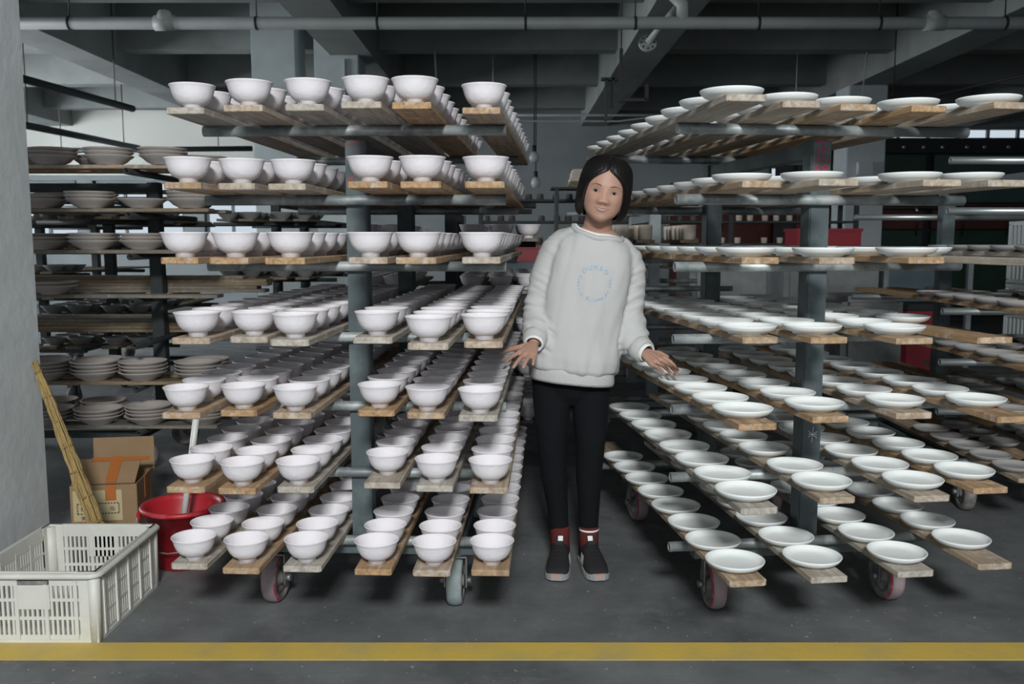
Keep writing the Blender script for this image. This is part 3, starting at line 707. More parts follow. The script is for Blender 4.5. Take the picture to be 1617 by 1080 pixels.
# ------------------------------------------------------------------ ivory plastic crate
def crate():
    t = thing('plastic_crate', 'ivory slatted plastic crate standing by the column, open and empty', 'crate', (-1.51, 2.975, 0), 0)
    W, D, Hh = 0.40, 0.49, 0.235
    MB().box((0, 0, 0.006), (W, D, 0.012)).build('base', M['crate'], t)
    def wall(L, solid):
        mb = MB(); n = int((L - 0.10) / 0.0155)
        for z0, z1 in ((0.0, 0.024), (0.074, 0.084), (0.134, 0.144), (0.186, 0.232)):
            mb.box((0, 0, (z0 + z1) / 2), (L - 0.02, 0.007, z1 - z0))
        for s in (-1, 1):
            mb.box((s * (L / 2 - 0.030), 0, 0.116), (0.056, 0.010, 0.232))
        for i in range(n + 1):
            x = -L / 2 + 0.052 + (L - 0.104) * i / n
            thick = i % 6 == 0
            mb.box((x, -0.002 if thick else 0, 0.106), (0.012 if thick else 0.0075, 0.013 if thick else 0.006, 0.19))
        if solid: mb.box((0, -0.002, 0.150), (0.10, 0.010, 0.080))
        return mb
    for rz, L, off, sol in ((0, W, (0, -D / 2 + 0.006), 1), (math.pi, W, (0, D / 2 - 0.006), 1), (math.pi / 2, D, (W / 2 - 0.006, 0), 0), (-math.pi / 2, D, (-W / 2 + 0.006, 0), 0)):
        o = wall(L, sol).build('slatted_wall', M['crate'], t, (off[0], off[1], 0.002), (0, 0, rz))
        o.rotation_euler = Euler((0, 0, rz))
    # rounded corners
    for sx in (-1, 1):
        for sy in (-1, 1):
            MB().tube((sx * (W / 2 - 0.016), sy * (D / 2 - 0.016), 0.0), (sx * (W / 2 - 0.014), sy * (D / 2 - 0.014), 0.228), 0.019, 14).build('corner_post', M['crate'], t)
    # rim: rounded rectangular frame
    rm = MB(); pts = []
    rr, w2, d2 = 0.028, W / 2 + 0.006, D / 2 + 0.006
    for cx, cy, a0 in ((w2 - rr, d2 - rr, 0), (-w2 + rr, d2 - rr, 90), (-w2 + rr, -d2 + rr, 180), (w2 - rr, -d2 + rr, 270)):
        for k in range(6): pts.append((cx + rr * math.cos(R(a0 + 18 * k)), cy + rr * math.sin(R(a0 + 18 * k)), 0.222))
    rm.sweep(pts, [(0.010, 0.011)] * len(pts), 8, up=(0, 0, 1), closed=True)
    rm.build('rim', M['crate'], t)
    for sy in (-1, 1):
        MB().box((0, sy * (D / 2 + 0.001), 0.200), (0.10, 0.004, 0.016), bev=0.002).build('handle_slot', M['hub'], t)
crate()
# ------------------------------------------------------------------ red bucket
b = thing('bucket', 'red plastic bucket with wire handle behind the ivory crate', 'bucket', (-1.30, 3.46, 0))
MB().lathe([(0, 0.004), (0.100, 0.0), (0.112, 0.004), (0.145, 0.226), (0.160, 0.222), (0.163, 0.232), (0.158, 0.241), (0.143, 0.239), (0.138, 0.22), (0.108, 0.014), (0, 0.012)], 40).build('bucket_shell', M['red'], b)
MB().sweep([(-0.152, -0.06, 0.205)] + [(-0.152 * math.cos(a) * 1.04, -0.06 - 0.115 * math.sin(a), 0.20 - 0.105 * math.sin(a)) for a in [math.pi * k / 12 for k in range(13)]], [0.0028] * 14, 6).build('wire_handle', M['zinc'], b)
for s in (-1, 1): MB().box((s * 0.153, -0.055, 0.205), (0.014, 0.02, 0.03), bev=0.003).build('handle_lug', M['red'], b)
pv = MB().sweep([(-1.325, 3.46, 0.022), (-1.21, 3.44, 0.69)], [0.0125, 0.0125], 14).build('pvc_tube', M['pvc'])
tag(pv, 'white plastic tube standing in the red bucket', 'tube')
# ------------------------------------------------------------------ cardboard boxes
bx = thing('cardboard_box', 'brown cardboard box with orange tape and buff label, one flap raised', 'box', (-1.79, 3.93, 0), R(9))
W, D, Hh = 0.27, 0.27, 0.22
wt = 0.005
for nm, c, d in (('side', (-W / 2, 0, Hh / 2), (wt, D, Hh)), ('side', (W / 2, 0, Hh / 2), (wt, D, Hh)), ('side', (0, -D / 2, Hh / 2), (W, wt, Hh)), ('side', (0, D / 2, Hh / 2), (W, wt, Hh)), ('bottom', (0, 0, wt / 2), (W, D, wt))):
    box_obj(nm, c, d, M['card'], bx)
MB().box((0, 0.075, 0), (W - 0.01, 0.150, wt)).build('flap', M['card'], bx, (-0.0, -D / 2 + 0.002, Hh + 0.004), (R(32), 0, 0))
MB().box((0, 0, 0.075), (W * 0.98, wt, 0.150)).build('flap', M['card'], bx, (0.02, D / 2, Hh), (R(-4), 0, 0))
MB().box((0.0, 0.08, 0.005), (0.045, 0.158, 0.002)).box((0.015, 0.142, 0.006), (W * 0.9, 0.022, 0.002)).build('tape', M['tape'], bx, (0.03, -D / 2 + 0.002, Hh + 0.004), (R(32), 0, 0))
MB().box((0.03, -D / 2 - 0.004, Hh - 0.035), (0.045, 0.002, 0.07)).build('tape', M['tape'], bx)
MB().box((W / 2 + 0.004, 0.02, Hh - 0.05), (0.002, 0.05, 0.10)).build('tape', M['tape'], bx)
lb = MB().box((-0.025, -D / 2 - 0.0035, 0.13), (0.20, 0.002, 0.135)).build('paper_label', M['cardlabel'], bx)
ik = MB()
for zz in (0.140, 0.095):
    for k_ in range(14): ik.box((-0.105 + k_ * 0.0125, -D / 2 - 0.0055, zz), (0.007, 0.0006, 0.005))
for k_ in range(5):
    for xx in (-0.108, 0.062): ik.box((xx, -D / 2 - 0.0055, 0.134 - k_ * 0.0085), (0.006, 0.0006, 0.004))
for ch, x, z in (('轻', -0.085, 0.108), ('临', -0.062, 0.108), ('临', 0.035, 0.108), ('美', -0.085, 0.068), ('标', -0.062, 0.068)):
    vs, fs = text_mesh(ch, 0.022); ik.add([(v.x + x, -D / 2 - 0.0056, v.y + z) for v in vs], fs)
ik.build('label_print', M['ink'], lb)
b2 = thing('cardboard_box', 'plain brown cardboard box behind the red bucket', 'box', (-1.33, 4.12, 0), R(4))
MB().box((0, 0, 0.12), (0.22, 0.24, 0.24), bev=0.004).build('carton', M['card'], b2)
MB().box((0, -0.002, 0.241), (0.05, 0.24, 0.002)).build('tape', M['tape'], b2)
# ------------------------------------------------------------------ straw broom leaning on the column
br = thing('straw_broom', 'straw broom tied in bands, leaning against the grey column', 'broom', (-1.62, 3.40, 0.0), 0)
top = Vector((-0.272, 0.13, 0.80)); base = Vector((0.02, -0.005, 0.13))
mb = MB(); rnd = random.Random(3)
for k_ in range(60):
    a = rnd.uniform(0, 6.283); r0 = math.sqrt(rnd.random())
    off = Vector((math.cos(a), math.sin(a), 0)) * r0
    pts = []; rads = []
    tend = rnd.uniform(0.80, 1.0)
    for i in range(11):
        t = i / 10 * tend
        rad = 0.033 * (1 - 0.62 * t) * (1 + 0.16 * math.cos(t * 6.283 * 7))
        pts.append(base.lerp(top, t) + off * rad); rads.append(0.0032)
    mb.sweep(pts, rads, 4)
mb.build('straw_handle', M['straw'], br)
mb = MB()
for k_ in range(90):
    a = rnd.uniform(0, 6.283); r0 = math.sqrt(rnd.random())
    off = Vector((math.cos(a), math.sin(a), 0)) * r0
    p1 = base + off * 0.018 + Vector((0, 0, 0.02)); p2 = Vector((0.05, -0.03, 0.08)) + off * 0.028
    p3 = Vector((0.09 + off.x * 0.05, -0.04 + off.y * 0.04, 0.004 + 0.03 * rnd.random()))
    mb.sweep([p1, p2, p3], [0.0022, 0.0018, 0.001], 4)
mb.build('bristles', M['straw'], br)
for k_ in range(7):
    t = (k_ + 0.5) / 7
    c = base.lerp(top, t)
    rad = 0.033 * (1 - 0.62 * t) * 0.90 + 0.001
    d = (top - base).normalized(); q = d.to_track_quat('Z', 'Y').to_matrix().to_4x4()
    MB().lathe([(rad, -0.004), (rad + 0.002, 0), (rad, 0.004)], 14, mtx=Matrix.Translation(c) @ q).build('twine_band', M['twine'], br)

# ------------------------------------------------------------------ background wares and machinery
rk = thing('shelf_rack', 'dark shelf rack of small cups along the far wall', 'rack', (1.75, 10.4, 0))
RZ = [0.70, 0.98, 1.24, 1.49, 1.73]
for z in RZ: MB().box((0, 0, z - 0.012), (4.2, 0.5, 0.024)).build('shelf', M['darksteel'], rk)
for x in (-2.1, -0.7, 0.7, 2.1):
    for y in (-0.25, 0.25): MB().box((x, y, 0.92), (0.045, 0.045, 1.84)).build('upright', M['darksteel'], rk)
SMALL = MB().lathe([(r * 0.85, z * 0.72) for r, z in CUP_PROF], 16).mesh('small_cup', [M['cup']])
SMALLD = MB().lathe([(r * 0.95, 0.062 - z * 0.68) for r, z in CUP_PROF][::-1], 16).mesh('small_cup', [M['darkcup']])
for t, z in enumerate(RZ[1:]):
    cnt = 0
    for i in range(26):
        x = -0.30 + i * 0.158 + random.uniform(-.02, .02)
        if abs(x - 1.75 + 2.1) < .06 or abs(x - 1.75 + .7) < .06 or abs(x - 1.75 - .7) < .06 or abs(x - 1.75 - 2.1) < 0.06 or random.random() < 0.08: continue
        up = x > 2.2
        o = put('small_cup', SMALL if up else SMALLD, None, (x, 10.30 + random.uniform(-.05, .05), z + 0.0005))
        cnt += 1
        tag(o, 'small %s cup, %s from the tray-shelf end, %s shelf of the far rack' % ('pale upright' if up else 'dim upturned', ORD[cnt - 1], ['second', 'third', 'fourth', 'fifth'][t] + ' lowest'), 'cup', 'upright cups on the far rack' if up else 'upturned cups on the far rack')
# stack of pale boards on a wall shelf left of the woman's head
ws = thing('wall_shelf', 'dark bracketed shelf holding a stack of pale trays', 'shelf', (0.70, 9.2, 1.79))
MB().box((0, 0, 0), (0.62, 0.34, 0.02)).build('shelf_board', M['darksteel'], ws)
for s in (-1, 1): MB().box((s * 0.25, 0, -0.90), (0.03, 0.3, 1.78)).build('leg', M['darksteel'], ws)
for q in range(6):
    o = MB().box((0, 0, 0.014), (0.34 - 0.01 * (q % 2), 0.26, 0.028), bev=0.006).build('pale_tray', M['cup'] if q > 1 else M['oldwood'], loc=(0.73 + 0.008 * q, 9.2, 1.801 + 0.0295 * q))
    tag(o, 'pale tray, %s from bottom of the stack on the dark shelf' % ORD[q], 'tray', 'trays stacked on the dark shelf')
# red bins
def bin_(label, x, y, z, w_, d_, h_, lid=None):
    t = thing('plastic_bin', label, 'bin', (x, y, z))
    mb = MB()
    for c, d in (((-w_ / 2, 0, h_ / 2), (0.012, d_, h_)), ((w_ / 2, 0, h_ / 2), (0.012, d_, h_)), ((0, -d_ / 2, h_ / 2), (w_, 0.012, h_)), ((0, d_ / 2, h_ / 2), (w_, 0.012, h_)), ((0, 0, 0.006), (w_, d_, 0.012))): mb.box(c, d)
    mb.build('tub', M['darkred'], t)
    mb = MB()
    for s in (-1, 1): mb.box((s * (w_ / 2 + 0.008), 0, h_ - 0.015), (0.02, d_ + 0.03, 0.03)).box((0, s * (d_ / 2 + 0.008), h_ - 0.015), (w_ + 0.03, 0.02, 0.03))
    mb.build('rim', M['darkred'], t)
    if lid: MB().box((0, 0, h_ + 0.03), (w_ + 0.05, d_ + 0.05, 0.06), bev=0.015).build('lid', M['black'], t)
MB_sack = MB()
def pallet(label, x, y, w_, d_, h_, m):
    t = thing('wrapped_pallet', label, 'pallet', (x, y, 0))
    MB().box((0, 0, 0.10 + (h_ - 0.10) / 2), (w_, d_, h_ - 0.10), bev=0.05).build('wrapped_load', M[m], t)
    for k_ in range(3): MB().box((-w_ / 2 + w_ * (k_ + 0.5) / 3, 0, 0.05), (0.10, d_, 0.10)).build('skid', M['oldwood'], t)
pallet('grey plastic-wrapped pallet under a red bin', 3.03, 8.9, 0.9, 0.8, 1.215, 'sack')
bin_('red plastic bin set on a grey wrapped pallet', 3.05, 8.9, 1.216, 0.60, 0.40, 0.17)
pallet('low grey wrapped pallet behind the plate cart', 1.75, 7.6, 0.62, 0.7, 1.08, 'sack')
bin_('red plastic bin with black lid standing on the floor', 3.62, 8.0, 0.0, 0.36, 0.40, 0.66, lid=True)
pallet('lumpy grey wrapped pallet beside the black-lidded bin', 2.95, 7.6, 0.5, 0.6, 0.82, 'sack')
pallet('tall dark wrapped pallet behind the rear bowl cart', 0.06, 8.2, 0.5, 0.6, 1.08, 'bluegrey')
bin_('small red bin on a dark wrapped pallet, behind the woman', 0.12, 8.2, 1.081, 0.22, 0.22, 0.15)
# blue-grey work frame
wf = thing('work_frame', 'blue grey metal work frame standing beyond the plate cart', 'frame', (4.15, 9.3, 0))
for sx in (-1, 1):
    for sy in (-1, 1): MB().box((sx * 0.42, sy * 0.3, 0.6), (0.05, 0.05, 1.2)).build('leg', M['postlight'], wf)
MB().box((0, 0, 1.19), (0.9, 0.66, 0.04)).build('table_top', M['postlight'], wf)
MB().box((0, 0.15, 0.72), (0.78, 0.03, 0.62)).build('back_panel', M['bluegrey'], wf)
# wire crates at the right
for q in range(2):
    t = thing('wire_crate', '%s grey slatted crate of the pair stacked near the kiln' % ('upper' if q else 'lower'), 'crate', (5.35, 8.8, 0.24 + 0.62 * q), 0, 'grey crates stacked near the kiln')
    mb = MB()
    for a in (-1, 1):
        for i in range(9):
            mb.box((-0.34 + 0.085 * i, a * 0.30, 0.29), (0.03, 0.02, 0.56)); mb.box((a * 0.34, -0.28 + 0.07 * i, 0.29), (0.02, 0.03, 0.56))
    mb.build('slats', M['plaster'], t)
    mb = MB()
    for z in (0.01, 0.29, 0.58):
        for a in (-1, 1): mb.box((0, a * 0.31, z), (0.70, 0.02, 0.04)).box((a * 0.345, 0, z), (0.02, 0.62, 0.04))
    mb.build('bands', M['plaster'], t)
pl = thing('wooden_pallet', 'wooden pallet carrying the grey slatted crates', 'pallet', (5.35, 8.8, 0))
for k_ in range(4): MB().box((-0.33 + 0.22 * k_, 0, 0.22), (0.12, 0.7, 0.018)).build('slat', M['oldwood'], pl)
for s in (-1, 0, 1): MB().box((0, s * 0.3, 0.105), (0.8, 0.08, 0.21)).build('runner', M['oldwood'], pl)

# ------------------------------------------------------------------ the woman between the carts
PER = thing('person', 'smiling person in off-white sweatshirt and black leggings, presenting the wares with open hands', 'person', (0.245, 3.40, 0))
PO = Vector((0.245, 3.40, 0))
def rel(p): return tuple(Vector(p) - PO)
def remesh(mb, name, m, voxel, smooth=4, fac=0.5, parent=None, fn=None):
    """union of closed shapes grown into one continuous skin"""
    me = mb.mesh(name, [m]); o = bpy.data.objects.new(name, me); COL.objects.link(o)
    md = o.modifiers.new('r', 'REMESH'); md.mode = 'VOXEL'; md.voxel_size = voxel
    if smooth:
        sm = o.modifiers.new('s', 'SMOOTH'); sm.iterations = smooth; sm.factor = fac
    dg = bpy.context.evaluated_depsgraph_get(); dg.update()
    new = bpy.data.meshes.new_from_object(o.evaluated_get(dg))
    COL.objects.unlink(o); bpy.data.objects.remove(o)
    new.name = name
    if fn:
        nn = [v.normal.copy() for v in new.vertices]
        for v, n in zip(new.vertices, nn): v.co += n * fn(v.co, n)
    for v in new.vertices: v.co -= PO
    for p_ in new.polygons: p_.use_smooth = True
    if not new.materials: new.materials.append(m)
    new.update()
    return put(name, new, parent)
def ball(mb, c, r, mtx=None):
    n = 14
    vs = []; fs = []
    for i in range(n + 1):
        a = math.pi * i / n
        for j in range(2 * n):
            b_ = math.pi * j / n
            p_ = Vector((r[0] * math.sin(a) * math.cos(b_), r[1] * math.sin(a) * math.sin(b_), r[2] * math.cos(a)))
            if mtx: p_ = mtx @ p_
            vs.append(Vector(c) + p_)
    for i in range(n):
        for j in range(2 * n):
            k_ = (j + 1) % (2 * n)
            fs.append((i * 2 * n + j, (i + 1) * 2 * n + j, (i + 1) * 2 * n + k_, i * 2 * n + k_))
    mb.add(vs, fs, 0, True)
def interp(tbl, z):
    if z >= tbl[0][0]: return tbl[0][1:]
    for a, b_ in zip(tbl, tbl[1:]):
        if b_[0] <= z <= a[0]:
            t = (z - b_[0]) / (a[0] - b_[0]); return tuple(q + (p_ - q) * t for p_, q in zip(a[1:], b_[1:]))
    return tbl[-1][1:]
def smooth_tbl(t, n=60):
    """Catmull-Rom resampling so that the head has no creases"""
    out = []
    for i in range(len(t) - 1):
        p0, p1, p2, p3 = t[max(i - 1, 0)], t[i], t[i + 1], t[min(i + 2, len(t) - 1)]
        for k_ in range(6):
            u = k_ / 6
            out.append(tuple(0.5 * ((2 * b_) + (-a + c) * u + (2 * a - 5 * b_ + 4 * c - d) * u * u + (-a + 3 * b_ - 3 * c + d) * u ** 3) for a, b_, c, d in zip(p0, p1, p2, p3)))
    out.append(t[-1]); return out
HEAD = smooth_tbl([(0.114, 0.004, 0.001, 0.011), (0.110, 0.030, -0.035, 0.045), (0.100, 0.050, -0.058, 0.068), (0.080, 0.066, -0.079, 0.085), (0.055, 0.0735, -0.0895, 0.094),
        (0.025, 0.0775, -0.094, 0.096), (0.000, 0.0780, -0.094, 0.090), (-0.025, 0.0770, -0.093, 0.078), (-0.050, 0.0725, -0.0915, 0.060), (-0.070, 0.0640, -0.0900, 0.040),
        (-0.085, 0.0530, -0.0885, 0.020), (-0.098, 0.0350, -0.0860, -0.005), (-0.108, 0.0200, -0.080, -0.030), (-0.114, 0.004, -0.068, -0.060)])
def g(d, s): return math.exp(-(d / s) ** 2 / 2)
def bump(x, z):
    ax = abs(x); chin = 0.0045 * g(x, 0.018) * g(z + 0.096, 0.011)
    z = z + 0.009
    r = 0.0
    nz = 0.0
    if -0.05 < z < 0.03:
        nz = 0.0185 * max(0, 1 - max(0, (z + 0.030)) / 0.052) ** 1.3 if z > -0.030 else 0.0185 * g(z + 0.030, 0.0065)
    r += nz * g(x, 0.0092 + 0.0042 * g(z + 0.032, 0.012))
    r += 0.009 * g(ax - 0.0155, 0.0062) * g(z + 0.033, 0.0065)
    r -= 0.0075 * g(ax - 0.031, 0.015) * g(z - 0.004, 0.010)
    r += 0.0030 * g(ax - 0.030, 0.018) * g(z - 0.024, 0.007)
    r += 0.0055 * g(ax - 0.042, 0.016) * g(z + 0.026, 0.015)
    r += 0.0055 * g(x, 0.024) * g(z + 0.058, 0.013)
    r += chin
    r -= 0.0022 * g(x, 0.020) * g(z + 0.076, 0.005)
    return r
PW_ = 2.25
def head_y(x, z):
    w_, yf, yb = interp(HEAD, z)
    c = (yf + yb) / 2 + 0.0 * z
    c = max(c, yf + 0.01)
    q = max(0.0, 1 - min(1, abs(x) / max(w_, 1e-4)) ** PW_) ** (1 / PW_)
    return c - (c - yf) * q - bump(x, z)
HM = Matrix.Translation((0.338, 3.335, 1.449)) @ Matrix.Rotation(R(10.5), 4, 'Y') @ Matrix.Rotation(R(2), 4, 'X') @ Matrix.Rotation(R(-3), 4, 'Z')
body = MB()
nz_, na = 90, 96
vs = []; fs = []
for i in range(nz_ + 1):
    z = 0.114 * math.cos(math.pi * i / nz_)
    w_, yf, yb = interp(HEAD, z)
    c = (yf + yb) / 2 + 0.0 * z
    c = max(c, yf + 0.01)
    for j in range(na):
        a = 2 * math.pi * j / na
        ca, sa = math.cos(a), math.sin(a)
        x = w_ * math.copysign(abs(sa) ** (2 / PW_), sa)
        if ca >= 0: y = head_y(x, z) if ca > 0.12 else c - (c - yf) * abs(ca) ** (2 / PW_)
        else: y = c + (yb - c) * abs(ca) ** (2 / PW_)
        vs.append(HM @ Vector((x, y, z)))
for i in range(nz_):
    for j in range(na):
        k_ = (j + 1) % na; fs.append((i * na + j, i * na + k_, (i + 1) * na + k_, (i + 1) * na + j))
fs.append(tuple(range(na))); fs.append(tuple(nz_ * na + j for j in range(na))[::-1])
body.add(vs, fs, 0, True)
for s in (-1, 1): ball(body, HM @ Vector((s * 0.0755, 0.010, -0.012)), (0.009, 0.017, 0.030), HM.to_3x3())
# neck, chest, pelvis, legs, arms
body.sweep([HM @ Vector((0, 0.018, -0.045)), HM @ Vector((0, 0.022, -0.09)), (0.318, 3.385, 1.315), (0.312, 3.395, 1.26), (0.305, 3.40, 1.2)], [0.045, 0.050, 0.054, 0.075, 0.09], 20)
ball(body, (0.318, 3.392, 1.272), (0.100, 0.066, 0.052), Matrix.Rotation(R(10), 3, 'Y'))
body.sweep([(0.305, 3.40, 1.24), (0.29, 3.40, 1.12), (0.26, 3.41, 0.98), (0.235, 3.42, 0.86), (0.228, 3.42, 0.78)], [(0.115, 0.075), (0.125, 0.085), (0.11, 0.08), (0.125, 0.09), (0.13, 0.09)], 20, up=(1, 0, 0))
LEG = {-1: [(0.152, 3.425, 0.80), (0.154, 3.42, 0.65), (0.155, 3.41, 0.50), (0.164, 3.425, 0.36), (0.180, 3.435, 0.22), (0.190, 3.435, 0.11), (0.190, 3.435, 0.055)],
       1: [(0.298, 3.425, 0.80), (0.302, 3.42, 0.65), (0.304, 3.41, 0.50), (0.299, 3.425, 0.36), (0.302, 3.435, 0.22), (0.303, 3.435, 0.11), (0.305, 3.435, 0.055)]}
LR = [0.079, 0.0735, 0.058, 0.051, 0.041, 0.033, 0.034]
for s in (-1, 1):
    body.sweep(LEG[s], [r_ - 0.006 for r_ in LR], 16)
    body.sweep([LEG[s][-1], Vector(LEG[s][-1]) + Vector((s * 0.012, -0.09, -0.018)), Vector(LEG[s][-1]) + Vector((s * 0.018, -0.15, -0.028))], [0.03, 0.024, 0.014], 12)
ARM = {-1: [(0.195, 3.41, 1.255), (0.128, 3.405, 1.14), (0.103, 3.40, 1.02), (0.094, 3.345, 0.955), (0.083, 3.285, 0.896)],
       1: [(0.440, 3.41, 1.212), (0.452, 3.415, 1.10), (0.446, 3.41, 1.00), (0.458, 3.375, 0.925), (0.480, 3.325, 0.866)]}
for s in (-1, 1): body.sweep(ARM[s], [0.045, 0.040, 0.036, 0.033, 0.022], 14)
def finger(pts, r0, r1):
    k_ = len(pts)
    pts = [Vector(p_) for p_ in pts]
    # densify with a soft bend
    body.sweep(pts + [pts[-1] + (pts[-1] - pts[-2]).normalized() * r1 * 0.7], [r0 + (r1 - r0) * i / (k_ - 1) for i in range(k_)] + [r1 * 0.45], 10)
def hand(wrist, roots, tips, thumb, lift):
    for i, (a, b_) in enumerate(zip(roots, tips)):
        a, b_ = Vector(a), Vector(b_); w_ = Vector(wrist)
        body.sweep([w_, w_.lerp(a, 0.5), a], [0.015, 0.0135, 0.0105], 10)
        m1 = a.lerp(b_, 0.42) + Vector(lift); m2 = a.lerp(b_, 0.74) + Vector(lift) * 0.7
        finger([a, m1, m2, b_], 0.0092 if i < 3 else 0.0078, 0.0064 if i < 3 else 0.0056)
    for a, b_ in zip(roots, roots[1:]): body.sweep([Vector(a).lerp(Vector(wrist), 0.12), Vector(b_).lerp(Vector(wrist), 0.12)], [0.0105, 0.0105], 8)
    t = [Vector(p_) for p_ in thumb]
    finger([Vector(wrist).lerp(t[0], 0.35)] + t, 0.015, 0.0075)
RF = [(0.020, 3.195, 0.868), (0.041, 3.186, 0.863), (0.062, 3.187, 0.860), (0.081, 3.198, 0.860)]
hand((0.083, 3.280, 0.893), RF, [(-0.024, 3.140, 0.843), (0.005, 3.118, 0.829), (0.039, 3.118, 0.828), (0.074, 3.146, 0.834)],
     [(0.030, 3.255, 0.883), (-0.006, 3.222, 0.881), (-0.040, 3.200, 0.868)], (0, 0, 0.004))
LF = [(0.562, 3.288, 0.839), (0.548, 3.266, 0.835), (0.529, 3.250, 0.829), (0.509, 3.238, 0.822)]
LTIP = [(0.606, 3.252, 0.799), (0.597, 3.212, 0.791), (0.575, 3.196, 0.791), (0.546, 3.192, 0.794)]
hand((0.482, 3.320, 0.862), LF, LTIP, [(0.520, 3.318, 0.856), (0.552, 3.330, 0.852), (0.582, 3.330, 0.838)], (0.002, 0, 0.005))
SK = remesh(body, 'body', M['skin'], 0.0032, 3, 0.5, PER)

def patch(name, m, outline_fn, nx, ny, off, parent, pos=None, thick=0.0012):
    """surface piece lying on the face: outline_fn(s) -> x, z_low, z_high"""
    mb = MB(); vs = []; fs = []
    for lay in (0, 1):
        for i in range(nx + 1):
            x, z0, z1 = outline_fn(i / nx)
            for j in range(ny + 1):
                t = j / ny; z = z0 + (z1 - z0) * t
                edge = 4 * t * (1 - t)
                y = head_y(x, z) - (off[0] + (off[1] - off[0]) * edge) + (thick if lay else 0) * 1.0
                vs.append(rel(HM @ Vector((x, y, z))))
    N = (nx + 1) * (ny + 1)
    for i in range(nx):
        for j in range(ny):
            a = i * (ny + 1) + j
            fs.append((a, a + ny + 1, a + ny + 2, a + 1)); fs.append((N + a, N + a + 1, N + a + ny + 2, N + a + ny + 1))
    for i in range(nx):
        for j in (0, ny):
            a = i * (ny + 1) + j; fs.append((a, N + a, N + a + ny + 1, a + ny + 1))
    mb.add(vs, fs, 0, True)
    return mb.build(name, m, parent)
ea = 0.0142
for s in (-1, 1):
    ex, ez = s * 0.0335, -0.0055
    up_ = lambda u: 0.0046 * max(0, 1 - abs(u) ** 2.2)
    lo_ = lambda u: -0.0034 * max(0, 1 - abs(u) ** 2)
    tilt = lambda u: s * u * 0.0012
    patch('eye', M['sclera'], lambda t: (ex + ea * (2 * t - 1), ez + tilt(2 * t - 1) + lo_(2 * t - 1), ez + tilt(2 * t - 1) + up_(2 * t - 1)), 14, 5, (0.0006, 0.0024), SK)
    ir = 0.0062; ix = -0.0004
    def irf(t):
        d = ir * (2 * t - 1); h_ = math.sqrt(max(0, ir * ir - d * d)); u = (d + ix) / ea
        return (ex + ix + d, ez + max(-h_, lo_(u)), ez + min(h_ + 0.0006, up_(u)))
    patch('iris', M['iris'], irf, 12, 4, (0.0014, 0.0030), SK)
    patch('upper_lash', M['hair'], lambda t: (ex + ea * 1.06 * (2 * t - 1), ez + tilt(2 * t - 1) + up_((2 * t - 1)) - 0.0004, ez + tilt(2 * t - 1) + up_((2 * t - 1)) + 0.0014 * (1 - (2 * t - 1) ** 4)), 14, 2, (0.0012, 0.0022), SK)
    patch('lower_lid', M['brow'], lambda t: (ex + ea * (2 * t - 1), ez + tilt(2 * t - 1) + lo_((2 * t - 1)) - 0.0005 * (1 - (2 * t - 1) ** 4), ez + tilt(2 * t - 1) + lo_((2 * t - 1))), 12, 1, (0.0010, 0.0012), SK)
    def brow(t):
        x = s * (0.0165 + 0.036 * t); z = 0.0150 + 0.0045 * math.sin(min(1, t * 1.15) * math.pi * 0.62) - 0.004 * max(0, t - 0.6) / 0.4
        h_ = 0.0021 * (0.55 + 0.6 * math.sin(math.pi * min(1, t + 0.18))) * (1 - 0.5 * t * t)
        return (x, z - h_, z + h_)
    patch('eyebrow', M['brow'], brow, 16, 2, (0.0004, 0.0010), SK)
mw = 0.0265; mz = -0.0680
cur = lambda u: mz + 0.0058 * u * u
op = lambda u: 0.0033 * max(0, 1 - u * u)
patch('teeth', M['teeth'], lambda t: (mw * 0.94 * (2 * t - 1), cur(2 * t - 1) - op(2 * t - 1) - 0.0006, cur(2 * t - 1) + op(2 * t - 1) + 0.0004), 18, 3, (0.0004, 0.0010), SK)
patch('upper_lip', M['lip'], lambda t: (mw * (2 * t - 1), cur(2 * t - 1) + op(2 * t - 1), cur(2 * t - 1) + op(2 * t - 1) + 0.0036 * (1 - (2 * t - 1) ** 2) * (1 - 0.22 * g(2 * t - 1, 0.14))), 22, 4, (0.0006, 0.0028), SK)
patch('lower_lip', M['lip'], lambda t: (mw * 0.97 * (2 * t - 1), cur(2 * t - 1) - op(2 * t - 1) - 0.0050 * (1 - (2 * t - 1) ** 2), cur(2 * t - 1) - op(2 * t - 1)), 20, 4, (0.0006, 0.0034), SK)
for s in (-1, 1):
    ball_mb = MB(); ball(ball_mb, rel(HM @ Vector((s * 0.0085, head_y(s * 0.0085, -0.0490) + 0.0004, -0.0490))), (0.0036, 0.002, 0.0016)); ball_mb.build('nostril', M['brow'], SK)

# hair: a chin-length bob parted in the middle
HW = smooth_tbl([(0.130, 0.006, 0.004, 0.016), (0.125, 0.046, 0.042, 0.062), (0.110, 0.071, 0.070, 0.090), (0.085, 0.088, 0.089, 0.106), (0.050, 0.0960, 0.0985, 0.114), (0.010, 0.0990, 0.101, 0.113),
      (-0.030, 0.0995, 0.098, 0.106), (-0.060, 0.0970, 0.092, 0.097), (-0.085, 0.091, 0.083, 0.086), (-0.104, 0.083, 0.070, 0.074)])
OPEN = [(0.130, 0.0), (0.074, 0.0), (0.071, 0.004), (0.064, 0.015), (0.050, 0.036), (0.034, 0.055), (0.018, 0.0665), (0.000, 0.0725), (-0.030, 0.0750), (-0.060, 0.0735), (-0.090, 0.068), (-0.104, 0.064)]
hb_ = MB(); vs = []; fs = []; nr, nc = 46, 96
rnd = random.Random(5)
ragged = [rnd.uniform(0, 0.006) for _ in range(nc + 1)]
